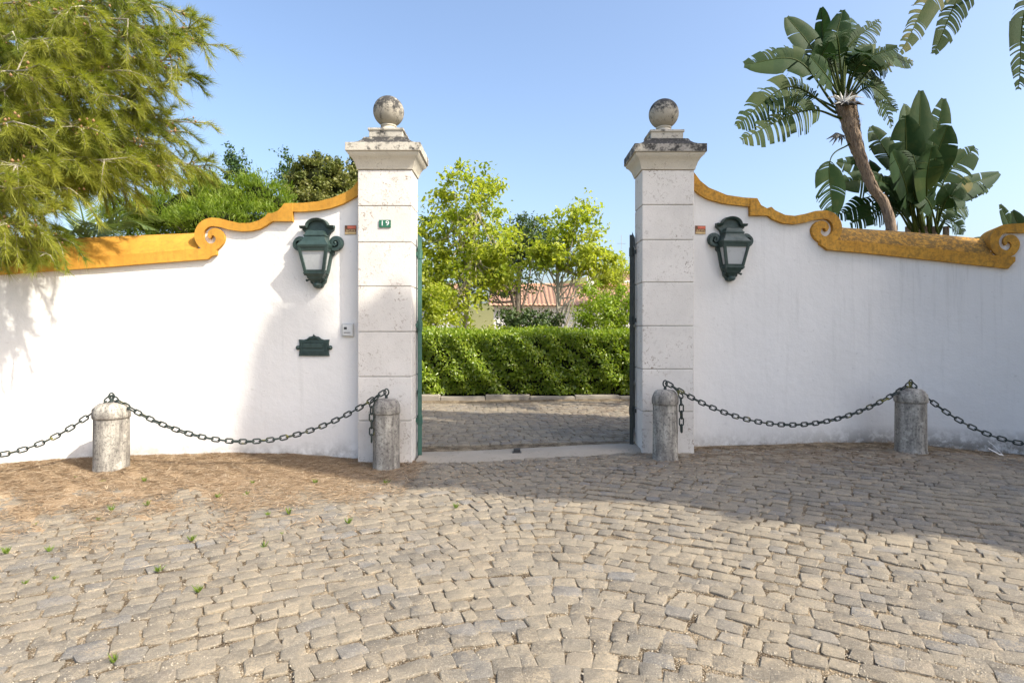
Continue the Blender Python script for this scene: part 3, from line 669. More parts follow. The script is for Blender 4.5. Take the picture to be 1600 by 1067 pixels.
MB().box(-0.068, 0.068, -0.03, 0.004, -0.075, 0.075).build('housing', M['steel'], t, bevel=0.004)
MB().box(-0.057, 0.057, -0.036, -0.03, -0.064, 0.062).build('face_plate', mat('pale_steel_face', (0.62, 0.62, 0.61), 0.45, 0.3), t, bevel=0.002)
MB().box(-0.042, -0.006, -0.039, -0.035, 0.006, 0.034).build('camera_window', M['dark'], t)
for k in range(5): MB().box(-0.042 + k * 0.0165, -0.030 + k * 0.0165, -0.039, -0.035, -0.036, -0.027).build('speaker_slot', M['dark'], t)
tag(t, 'small square steel intercom on the wall beside the numbered pillar', 'intercom')
def text_mesh(txt, size, depth, name):
    cu = bpy.data.curves.new(name, 'FONT'); cu.body = txt; cu.size = size; cu.extrude = depth; cu.align_x = 'CENTER'; cu.align_y = 'CENTER'; cu.resolution_u = 3
    o = bpy.data.objects.new(name, cu); C.objects.link(o); bpy.context.view_layer.update()
    me = bpy.data.meshes.new_from_object(o.evaluated_get(bpy.context.evaluated_depsgraph_get())); bpy.data.objects.remove(o)
    me.transform(Matrix.Rotation(R(90), 4, 'X')); me.materials.clear(); return me
def acm_sign(px, py, path, label):
    t = onwall('alarm_sign', px, py, path, 0.001)
    MB().box(-0.069, 0.069, -0.008, 0.0, -0.053, 0.053).build('plate', M['brown'], t)
    MB().box(-0.036, 0.066, -0.0105, -0.008, 0.014, 0.047).build('red_panel', M['red'], t)
    MB().box(-0.066, 0.066, -0.0105, -0.008, -0.050, -0.026).build('tan_strip', M['tan'], t)
    MB().box(-0.062, -0.045, -0.0105, -0.008, 0.03, 0.043).build('corner_mark', M['dark'], t)
    o = link('lettering', text_mesh('acm', 0.062, 0.001, 'lettering'), t, M['tan']); o.location = (0.0, -0.010, -0.006); o.scale = (1.12, 1, 0.8)
    return tag(t, label, 'sign')
acm_sign(548, 359.5, pathL, 'small red and tan acm alarm sign beside the numbered pillar')
acm_sign(1094, 359.5, pathR, 'small red and tan acm alarm sign on the shaded right wall')
t = empty('house_number', (-1.473 + (603 - 602.5) / 135, 6.67, CAMH - (350 - 517) / 134.9))
MB().box(-0.068, 0.068, -0.014, -0.001, -0.044, 0.044).build('tile', m_paint('number_tile_green', (0.012, 0.085, 0.045), 0.25), t, bevel=0.003)
for ch, x in (('1', -0.03), ('9', 0.03)):
    o = link('numeral', text_mesh(ch, 0.085, 0.0015, 'numeral'), t, M['white']); o.location = (x, -0.0155, 0.002); o.scale = (1.1, 1, 0.95)
tag(t, 'green enamel house number 19 on the left gate pillar', 'house number')

# ------------------------------------------------------------------ bollards and chains
def bollard(x, y, r_, h, label):
    z0 = float(gz(x, y)); t = empty('bollard', (x, y, z0 - 0.03), random.uniform(0, 6)); h += 0.03
    b = MB(); b.lathe([(r_ * 1.03, 0.0), (r_ * 1.03, 0.035), (r_ * 0.985, 0.05), (r_ * 0.965, 0.1), (r_ * 0.95, h - 0.19), (r_ * 0.945, h - 0.175)], 36); b.build('shaft', M['bollard'], t, smooth=40)
    b = MB(); b.lathe([(r_ * 0.90, h - 0.177), (r_ * 1.0, h - 0.168), (r_ * 1.03, h - 0.155), (r_ * 1.03, h - 0.105), (r_ * 0.97, h - 0.075), (r_ * 0.84, h - 0.032), (r_ * 0.66, h - 0.010), (r_ * 0.3, h - 0.002), (0.01, h)], 36); b.build('domed_head', M['bollard'], t, smooth=45)
    b = MB(); b.tube([(0, 0, h - 0.02), (0, 0, h + 0.035)], [0.022, 0.013], 8)
    ring = [(0.026 * math.cos(a), 0.0, h + 0.065 + 0.036 * math.sin(a)) for a in np.linspace(-math.pi / 2, 1.5 * math.pi, 17)]
    b.tube(ring, 0.0085, 7, caps=False); eye = b.build('eye_bolt', M['chain'], t, smooth=50); eye.rotation_euler = (0, 0, -t.rotation_euler[2] + 0.25)
    tag(t, label, 'bollard', 'stone bollards with chains in front of the walls')
    return Vector((x, y, z0 + h + 0.02))
lm = None
def link_mesh():
    global lm
    if lm is None:
        pts = []; a_, b_ = 0.030, 0.0235
        for a in np.linspace(0, 2 * math.pi, 21)[:-1]:
            pts.append((b_ * math.cos(a), 0, (a_ if math.sin(a) > 0 else -a_) * 0.72 + b_ * math.sin(a)))
        b = MB(); pts.append(pts[0]); b.tube(pts, 0.0085, 6, caps=False); lm = b.mesh('link', 60); lm.materials.append(M['chain'])
    return lm
PITCH = 0.0735
def chain(pts, label, tail=None):
    """links along a polyline; local z of a link follows the chain"""
    t = empty('chain', tuple(pts[0]))
    inv = -Vector(pts[0])
    def run(P, k0):
        P = np.array([tuple(p) for p in P]); d = np.linalg.norm(np.diff(P, axis=0), axis=1); s = np.concatenate([[0], np.cumsum(d)]); n_ = int(s[-1] / PITCH)
        for k in range(n_):
            q = (k + 0.5) * s[-1] / n_; c = Vector([np.interp(q, s, P[:, j]) for j in range(3)]); e = Vector([np.interp(min(q + 0.03, s[-1]), s, P[:, j]) for j in range(3)]); w = Vector([np.interp(max(q - 0.03, 0), s, P[:, j]) for j in range(3)])
            dr = (e - w).normalized(); o = link('link', link_mesh(), t); o.location = c + inv
            o.rotation_mode = 'QUATERNION'
            side = dr.cross(Vector((0, 0, 1))); side = side.normalized() if side.length > 0.05 else Vector((0, 1, 0))
            xa = dr.cross(side).normalized(); ya = dr.cross(xa)
            Mx = Matrix((xa, ya, dr)).transposed()
            o.rotation_quaternion = Mx.to_quaternion() @ Matrix.Rotation((R(90) if (k + k0) % 2 else 0) + random.uniform(-0.12, 0.12), 3, 'Z').to_quaternion()
    run(pts, 0)
    if tail is not None: run(tail, 1)
    return tag(t, label, 'chain')
def sagline(a, b, sag, n=40):
    return [a.lerp(b, i / n) - Vector((0, 0, 4 * sag * (i / n) * (1 - i / n))) for i in range(n + 1)]
b0 = bollard(-6.35, 5.45, 0.186, 0.76, 'stone bollard outside the left edge of the view')
b1 = bollard(-4.38, 6.30, 0.176, 0.76, 'wide weathered bollard standing in pine needles at far left')
b2 = bollard(-1.405, 6.44, 0.153, 0.79, 'slim grey bollard in front of the numbered pillar')
b3 = bollard(1.76, 6.62, 0.146, 0.80, 'slim grey bollard in front of the pillar with dark cap')
b4 = bollard(4.88, 7.05, 0.174, 0.775, 'dark weathered bollard before the shaded wall at right')
b5 = bollard(7.0, 6.1, 0.186, 0.77, 'stone bollard outside the right edge of the view')
up = Vector((0, 0, 0.012))
chain(sagline(b1 + up, b0 + up, 0.56), 'hanging chain running left from the bollard in the pine needles')
p2 = b2 + Vector((-0.075, -0.06, -0.015))
chain(sagline(b1 + up, p2, 0.50) + [b2 + Vector((-0.01, -0.02, 0.025))], 'sagging chain between the two left bollards with a loose hanging end', [p2, p2 + Vector((-0.055, -0.055, -0.07)), p2 + Vector((-0.06, -0.06, -0.2)), p2 + Vector((-0.06, -0.06, -0.50))])
p3 = b3 + Vector((0.085, -0.05, -0.02))
chain([b3 + Vector((0.01, -0.02, 0.025))] + sagline(p3, b4 + up, 0.47), 'sagging chain between the two right bollards with a loose hanging end', [p3, p3 + Vector((0.06, -0.05, -0.07)), p3 + Vector((0.07, -0.055, -0.2)), p3 + Vector((0.072, -0.055, -0.50))])
chain(sagline(b4 + up, b5 + up, 0.62), 'rusty yellowed chain running right from the dark bollard')

# ------------------------------------------------------------------ foliage builders
def unit(a): return a / np.maximum(np.linalg.norm(a, axis=-1, keepdims=True), 1e-9)
def leaf_mesh(name, Cn, ax, nr, L, Wd, fold=0.25, rv=None):
    """diamond leaves, 2 triangles each"""
    n_ = len(Cn); ax = unit(ax); sd_ = unit(np.cross(ax, nr)); nr = np.cross(sd_, ax)
    L = np.broadcast_to(L, n_)[:, None]; Wd = np.broadcast_to(Wd, n_)[:, None]
    V = np.stack([Cn - ax * L * 0.5, Cn + sd_ * Wd * 0.5 + nr * Wd * fold - ax * L * 0.05, Cn + ax * L * 0.5, Cn - sd_ * Wd * 0.5 + nr * Wd * fold - ax * L * 0.05], 1).reshape(-1, 3)
    i = (np.arange(n_) * 4)[:, None, None] + np.array([[0, 1, 2], [0, 2, 3]])[None]
    rv = rng.random(n_) if rv is None else rv
    return np_mesh(name, V, i.reshape(-1, 3), np.repeat(rv, 4))
def rand_dir(n_): return unit(rng.normal(size=(n_, 3)))
def leaf_tree(name, label, base, trunk_top, blobs, nclump, nleaf, lsize, csize, lm_, bm_, trunk_r=0.12, limbs=10, cat='tree', group=None, droop=0.3, shell=0.55, core=None, up=0.0, aspect=0.55):
    """blobs: list of (centre, (rx,ry,rz)) in world space; leaf clumps fill them"""
    base = np.array(base, float); t = empty(name, tuple(base))
    vol = np.array([b[1][0] * b[1][1] * b[1][2] for b in blobs]) ** 0.75; pick = rng.choice(len(blobs), nclump, p=vol / vol.sum())
    bc = np.array([b[0] for b in blobs], float)[pick]; br = np.array([b[1] for b in blobs], float)[pick]
    rad = shell + (1 - shell) * rng.random(nclump) ** 0.6; rad = np.where(rng.random(nclump) < 0.25, rng.random(nclump) * shell, rad)
    cc = bc + rand_dir(nclump) * br * rad[:, None] * rng.uniform(0.85, 1.12, nclump)[:, None]
    cs = csize * rng.uniform(0.6, 1.4, nclump)
    k = rng.integers(0, nclump, nleaf); off = rng.normal(size=(nleaf, 3)) * 0.55
    P = cc[k] + off * cs[k][:, None] * np.array([1, 1, 0.75])
    out = unit(P - bc[k]) ; ax = unit(out * 0.6 + rand_dir(nleaf) * 0.9 + np.array([0, 0, -droop + up])); nr = unit(rand_dir(nleaf) * 0.8 + np.array([0, 0, 0.9]) + out * 0.3)
    ls = lsize * rng.uniform(0.6, 1.35, nleaf)
    crv = rng.random(nclump); rv = np.clip(crv[k] * 0.6 + rng.random(nleaf) * 0.4, 0, 1)
    link('crown', leaf_mesh('crown', P - base, ax, nr, ls, ls * aspect, rv=rv), t, lm_)
    b = MB(); tt = np.array(trunk_top, float); mid = (base + tt) / 2 + np.array([rng.normal(0, 0.1), rng.normal(0, 0.1), 0])
    tr = catmull([base - base, mid - base, tt - base], 6); b.tube(tr, list(np.linspace(trunk_r, trunk_r * 0.5, len(tr))), 9)
    b.build('trunk', bm_, t, smooth=60)
    b = MB()
    for i in range(limbs):
        e = cc[rng.integers(0, nclump)]; s0 = tr[rng.integers(len(tr) // 3, len(tr))] + base
        m_ = (s0 + e) / 2 + np.array([0, 0, -0.12 * np.linalg.norm(e - s0)]) + rng.normal(0, 0.08, 3)
        lp = catmull([s0 - base, m_ - base, e - base], 5); b.tube(lp, list(np.linspace(trunk_r * 0.35, trunk_r * 0.06, len(lp))), 5)
    if limbs: b.build('limbs', bm_, t, smooth=60)
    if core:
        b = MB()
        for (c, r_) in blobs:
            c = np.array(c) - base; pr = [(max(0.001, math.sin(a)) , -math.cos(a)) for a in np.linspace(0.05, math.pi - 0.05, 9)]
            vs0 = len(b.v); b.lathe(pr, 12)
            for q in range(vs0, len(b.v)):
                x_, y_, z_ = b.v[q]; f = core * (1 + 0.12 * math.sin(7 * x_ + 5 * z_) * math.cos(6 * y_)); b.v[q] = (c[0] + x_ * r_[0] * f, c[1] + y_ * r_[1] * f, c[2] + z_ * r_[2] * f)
        b.build('light_block_core', M['core'], t, smooth=60)  # solid dark blobs added inside the crown to block light
    return tag(t, label, cat, group)
def B(px, py, D, rx, rz, ry=None):
    """a clump of foliage centred where px,py,D says; radii in metres"""
    return (at(px, py, D), (rx, ry if ry else rx, rz))

# hedge beyond the gateway
def hedge():
    t = empty('clipped_hedge', (0.3, 13.7, 0.06)); o = np.array([0.3, 13.7, 0.06]); x0, x1, y0, y1, z0, z1 = -4.6, 5.4, 12.98, 14.5, 0.11, 1.50
    MB().box(x0 + 0.15 - o[0], x1 - 0.15 - o[0], y0 + 0.28 - o[1], y1 - 0.2 - o[1], -0.02, z1 - 0.09 - o[2]).build('light_block_core', M['core'], t)  # solid dark box added behind the leaves: blocks light, paints the shaded gaps
    n_ = 30000; P = np.column_stack([rng.uniform(x0, x1, n_), y0 + np.abs(rng.normal(0, 0.075, n_)), rng.uniform(z0, z1, n_)])
    lump = 0.10 * np.sin(P[:, 0] * 3.1 + 1.0) * np.sin(P[:, 2] * 4.0 + P[:, 0]) + 0.06 * np.sin(P[:, 0] * 9 + P[:, 2] * 7)
    P[:, 1] += lump + 0.10 * (P[:, 2] < 0.42) ; 
    hole = (np.sin(P[:, 0] * 5.3 + 2 * np.sin(P[:, 2] * 6)) * np.sin(P[:, 2] * 8.1 + 1.7 * np.sin(P[:, 0] * 4)) > 0.72) | ((np.abs(P[:, 0] + 1.62) < 0.16 + 0.1 * np.sin(P[:, 2] * 9)) & (P[:, 2] < 1.15) & (P[:, 2] > 0.45) & (rng.random(n_) < 0.8))
    P = P[~(hole & (rng.random(n_) < 0.75))]; m_ = len(P)
    link('leaves', leaf_mesh('leaves', P - o, rand_dir(m_) * 0.9 + np.array([0, -0.5, -0.1]), rand_dir(m_) * 0.6 + np.array([0.55, -0.65, 0.5]), rng.uniform(0.06, 0.10, m_), rng.uniform(0.03, 0.05, m_)), t, M['hedge'])
    n_ = 17000; P = np.column_stack([rng.uniform(x0, x1, n_), rng.uniform(y0 - 0.05, y1, n_), z1 + rng.normal(0, 0.05, n_)])
    P[:, 2] += 0.03 * np.sin(P[:, 0] * 2.3) - 0.15 * np.clip((y0 + 0.12 - P[:, 1]) / 0.15, 0, 1) * rng.random(n_)
    link('top_leaves', leaf_mesh('top_leaves', P - o, rand_dir(n_) * 0.6 + np.array([0, -0.1, 0.8]), rand_dir(n_) + np.array([0.2, -0.6, 0.3]), rng.uniform(0.06, 0.10, n_), rng.uniform(0.03, 0.045, n_)), t, M['hedgetop'])
    b = MB()
    for x in np.arange(x0 + 0.3, x1, 0.45): b.tube([(x - o[0], 0, -0.05), (x - o[0] + 0.05, 0.02, 0.9)], 0.02, 6)
    b.build('stems', M['bark'], t)
    tag(t, 'clipped green hedge on a low kerb beyond the gateway', 'hedge')
hedge()
for i, x in enumerate(np.arange(-4.6, 5.0, 1.0)):
    k_ = MB(); k_.box(x + 0.006, x + 0.994, 12.80 + 0.025 * math.sin(i * 2.1), 13.0, -0.05, 0.095 + 0.02 * math.cos(i * 3))
    if i == 0: kb = empty('hedge_kerb', (0, 12.86, 0)); tag(kb, kind='structure')
    me = k_.mesh('kerb_stone', None, 0.02); me.transform(Matrix.Translation((0, -12.86, 0))); link('kerb_stone', me, kb, M['dirtycon'])

# garden trees seen through the gateway
leaf_tree('plane_tree', 'tall light-green leafy tree left of centre behind the hedge', (-1.45, 17.5, -0.05), at(745, 330, 17.5), [B(735, 360, 17.5, 1.5, 1.35), B(690, 400, 17.3, 1.1, 1.4), B(775, 395, 17.3, 1.25, 1.2), B(735, 300, 17.5, 0.9, 0.8), B(700, 445, 17.0, 0.9, 0.8), B(783, 425, 17.2, 0.8, 0.6), B(725, 268, 17.5, 0.45, 0.35), B(765, 290, 17.5, 0.4, 0.3), B(665, 350, 17.4, 0.7, 0.9), B(660, 430, 17.2, 0.8, 1.0), B(715, 480, 16.8, 0.9, 0.6)], 300, 9500, 0.155, 0.28, M['plane'], M['palebark'], 0.11, 40)
leaf_tree('plane_tree', 'shorter light-green tree with pale forked trunk right of centre behind the hedge', (1.35, 17.0, -0.05), at(870, 400, 17.0), [B(893, 375, 17, 1.05, 1.0), B(862, 398, 17, 0.8, 0.6), B(915, 402, 17, 0.9, 0.6), B(905, 335, 17, 0.55, 0.5), B(845, 398, 16.8, 0.5, 0.4), B(935, 400, 17.1, 0.6, 0.6)], 130, 4300, 0.15, 0.24, M['plane'], M['palebark'], 0.09, 34)
leaf_tree('gum_tree', 'grey-green tree with dense crown rising behind the two light-green trees', (0.4, 27, -0.05), at(812, 400, 27), [B(800, 395, 27, 2.0, 1.9), B(838, 385, 27, 1.3, 1.4), B(760, 430, 27, 1.6, 1.4)], 220, 12000, 0.15, 0.42, M['darkleaf'], M['bark'], 0.2, 14)
leaf_tree('leafy_shrub', 'bright green shrub behind the right end of the hedge', (2.55, 15.6, -0.05), at(945, 500, 15.6), [B(950, 490, 15.6, 0.85, 0.7), B(912, 503, 15.4, 0.5, 0.4), B(985, 480, 15.8, 0.7, 0.7), B(930, 465, 15.8, 0.45, 0.45)], 120, 7500, 0.085, 0.2, M['hedgetop'], M['bark'], 0.05, 12, 'shrub')
leaf_tree('leafy_shrub', 'dark green shrub behind the middle of the hedge', (0.5, 15.8, -0.05), at(830, 505, 15.8), [B(840, 505, 15.8, 0.75, 0.32), B(800, 500, 15.8, 0.4, 0.3), B(822, 490, 15.8, 0.25, 0.25)], 60, 2600, 0.10, 0.18, M['darkleaf'], M['bark'], 0.04, 10, 'shrub')
leaf_tree('leafy_shrub', 'yellow-green shrub behind the left end of the hedge', (-2.0, 15.4, -0.05), at(680, 500, 15.4), [B(680, 490, 15.4, 0.6, 0.6), B(650, 470, 15.6, 0.8, 0.9), B(770, 512, 15.4, 0.3, 0.15)], 80, 4200, 0.10, 0.2, M['plane'], M['bark'], 0.05, 10, 'shrub')
leaf_tree('garden_tree', 'green tree far back at the right side of the gateway', (5.4, 30, -0.05), at(965, 440, 30), [B(968, 425, 30, 0.9, 0.7), B(945, 440, 30, 1.0, 0.8)], 60, 2500, 0.15, 0.35, M['plane'], M['bark'], 0.1, 8)

# houses beyond
def tile_roof(t, x0, x1, y0, z0, y1, z1, name='tile_roof', pitch=0.24):
    n_ = int((x1 - x0) / pitch * 6); xs = np.linspace(x0, x1, n_); rows = 14
    V = []; 
    for r_ in range(rows + 1):
        f = r_ / rows
        for lip in ((0, 0.0), (1, 0.035)) if 0 < r_ < rows else ((0, 0.0),):
            for x in xs: V.append((x, y0 + (y1 - y0) * f, z0 + (z1 - z0) * f + 0.05 * abs(math.sin(math.pi * (x - x0) / pitch)) - lip[1] * (0 if lip[0] == 0 else 1)))
    nr_ = len(V) // n_; i = np.arange(nr_ * n_).reshape(nr_, n_)
    Fc = np.stack([i[:-1, :-1], i[:-1, 1:], i[1:, 1:], i[1:, :-1]], -1).reshape(-1, 4)
    return link(name, np_mesh(name, np.array(V), Fc, smooth=False), t, M['rooftile'])
h = empty('white_house', (2.6, 33, -0.1))
MB().box(-3.6, 4.4, -1.6, 3.0, 0, 3.0).build('wall', M['housewall'], h)
rf = tile_roof(h, -3.9, 4.7, -2.0, 3.0, 1.2, 4.35); b = MB(); b.tube([(-3.9, 1.2, 4.38), (4.7, 1.2, 4.38)], 0.09, 8); b.build('ridge_tiles', M['rooftile'], rf)
b = MB(); b.add([(-3.9, 1.2, 4.33), (4.7, 1.2, 4.33), (4.7, 3.4, 3.2), (-3.9, 3.4, 3.2)], [(0, 1, 2, 3)]); b.build('rear_roof', M['rooftile'], h)
b = MB()
for x in (-3.62, 4.38): b.add([(x, -1.62, 2.98), (x, 3.0, 2.98), (x, 1.2, 4.3)], [(0, 1, 2)])
b.build('gable', M['housewall'], h)
MB().box(1.75, 2.15, 0.4, 0.8, 3.6, 5.6).build('chimney', M['housewall'], rf); MB().box(1.68, 2.22, 0.33, 0.87, 5.6, 5.75).build('chimney_cap', M['rooftile'], rf)
tag(h, 'low white house with terracotta tiled roof beyond the hedge', 'house')
h = empty('white_house', (-2.4, 24, -0.1))
MB().box(-1.0, 0.35, 0, 3, 0, 3.1).build('wall', M['housewall'], h); MB().box(0.38, 0.62, -0.3, 0.0, 0, 2.6).build('porch_post', M['housewall'], h); MB().box(0.2, 1.2, 0.4, 0.6, 0, 1.5).build('garden_wall', M['housewall'], h)
tile_roof(h, -1.2, 0.55, -0.25, 3.1, 1.5, 3.7)
tag(h, 'white house end hidden behind the tall light-green tree', 'house')
h = empty('white_house', (9.6, 40, -0.1))
MB().box(-1.4, 4, 0, 5, 0, 5.1).build('wall', M['housewall'], h); tile_roof(h, -1.8, 4.3, -0.5, 5.1, 2.5, 6.0)
MB().box(-1.9, 4.4, -0.55, -0.45, 4.95, 5.1).build('eaves', M['housewall'], h)
tag(h, 'distant white house with tiled roof at the right edge of the gateway', 'house')
X, Y = np.meshgrid(np.linspace(-500, 700, 60), np.linspace(250, 700, 20))
Z = 55 * np.exp(-((X - 120) / 170) ** 2 - ((Y - 480) / 130) ** 2) + 3 * np.sin(X / 40) * np.sin(Y / 50) - 3
i = np.arange(X.size).reshape(X.shape); Fc = np.stack([i[:-1, :-1], i[:-1, 1:], i[1:, 1:], i[1:, :-1]], -1).reshape(-1, 4)
tag(link('hill', np_mesh('hill', np.stack([X, Y, Z], -1).reshape(-1, 3), Fc, smooth=True), None, M['grassland']), kind='structure')
b = MB(); b.tube([(7.6, 40, 0), (7.6, 40, 8.2)], 0.02, 5); b.tube([(7.3, 40, 7.6), (7.9, 40, 7.6)], 0.012, 4)
tag(b.build('antenna_mast', M['steel']), 'thin antenna mast above the distant house', 'antenna')

# ------------------------------------------------------------------ trees behind the left wall
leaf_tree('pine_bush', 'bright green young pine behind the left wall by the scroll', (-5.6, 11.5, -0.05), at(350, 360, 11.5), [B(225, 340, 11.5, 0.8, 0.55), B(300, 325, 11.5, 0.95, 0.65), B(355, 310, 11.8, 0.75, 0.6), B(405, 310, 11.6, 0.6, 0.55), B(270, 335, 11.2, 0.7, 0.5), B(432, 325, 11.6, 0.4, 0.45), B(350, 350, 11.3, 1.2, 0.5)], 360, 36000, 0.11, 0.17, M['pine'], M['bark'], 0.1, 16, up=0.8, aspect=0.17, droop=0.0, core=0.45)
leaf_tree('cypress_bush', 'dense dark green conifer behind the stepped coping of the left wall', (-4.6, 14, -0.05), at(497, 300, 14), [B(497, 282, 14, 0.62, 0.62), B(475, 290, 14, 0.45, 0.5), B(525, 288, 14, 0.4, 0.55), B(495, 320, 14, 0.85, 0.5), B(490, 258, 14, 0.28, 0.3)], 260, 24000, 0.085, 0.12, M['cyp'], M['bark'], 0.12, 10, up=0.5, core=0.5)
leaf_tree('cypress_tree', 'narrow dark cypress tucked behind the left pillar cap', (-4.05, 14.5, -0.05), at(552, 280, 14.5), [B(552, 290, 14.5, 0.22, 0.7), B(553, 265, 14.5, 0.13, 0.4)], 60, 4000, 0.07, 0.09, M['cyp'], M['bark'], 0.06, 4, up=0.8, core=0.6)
leaf_tree('poplar_tree', 'slender poplar top above the bright pine behind left wall', (-10.5, 22, -0.05), at(368, 270, 22), [B(368, 245, 22, 0.35, 0.55), B(372, 270, 22, 0.6, 0.5)], 50, 1300, 0.12, 0.2, M['poplar'], M['bark'], 0.08, 12)
leaf_tree('poplar_tree', 'thin poplar beside the dense dark conifer', (-8.6, 22, -0.05), at(446, 280, 22), [B(446, 250, 22, 0.25, 0.5), B(444, 285, 22, 0.35, 0.6)], 40, 900, 0.12, 0.2, M['poplar'], M['bark'], 0.08, 10)

# feather palm fronds behind the left wall
def frond(t, p0, p1, p2, nl=44, ll=0.42, w=0.03):
    P = catmull([p0, p1, p2], 14); b = MB(); b.tube(P, list(np.linspace(0.018, 0.004, len(P))), 5); mid = b.build('frond_rib', M['frond'], t, smooth=60)
    s = np.linspace(0.12, 1, nl); i = s * (len(P) - 1); k = np.arange(len(P)); c = np.stack([np.interp(i, k, P[:, j]) for j in range(3)], -1); tn = unit(np.gradient(c, axis=0))
    side = unit(np.cross(tn, np.array([0, 0, 1.0]))); ln = ll * np.sin(np.clip(s * 0.9 + 0.12, 0, 1) * math.pi) ** 0.6
    Cn, ax, nr, L = [], [], [], []
    for sg in (-1, 1):
        a = unit(side * sg * 0.75 + tn * 0.75 + np.array([0, 0, -0.12]) + rng.normal(0, 0.06, (nl, 3))); Cn.append(c + a * ln[:, None] * 0.5); ax.append(a); nr.append(np.cross(a, tn) * sg); L.append(ln)
    link('leaflets', leaf_mesh('leaflets', np.vstack(Cn), np.vstack(ax), np.vstack(nr), np.concatenate(L), w, 0.1), mid, M['frond'])
def feather_palm(px, py, D, tips, label):
    o = at(px, py, D); t = empty('feather_palm', (o[0], o[1], -0.05))
    off = np.array([o[0], o[1], -0.05])
    for (tx, ty, dD, lift) in tips:
        e = at(tx, ty, D + dD); m_ = (o + e) / 2 + np.array([0, 0, lift]); frond(t, o - off, m_ - off, e - off)
    b = MB(); b.tube([(0, 0, 0), (0.03, 0, (o[2] + 0.05) * 0.5), (0, 0, o[2] + 0.05)], [0.2, 0.17, 0.13], 10); b.build('trunk', M['palmbark'], t, smooth=60)
    tag(t, label, 'palm')
feather_palm(140, 392, 9.0, [(245, 360, 0, 0.30), (225, 330, 0.4, 0.30), (190, 285, 0.3, 0.2), (110, 290, 0.2, 0.2), (60, 330, -0.2, 0.3), (170, 372, -0.9, 0.3), (255, 345, 0.9, 0.35), (90, 372, -0.6, 0.2)], 'feather palm with arching fronds behind the left coping')

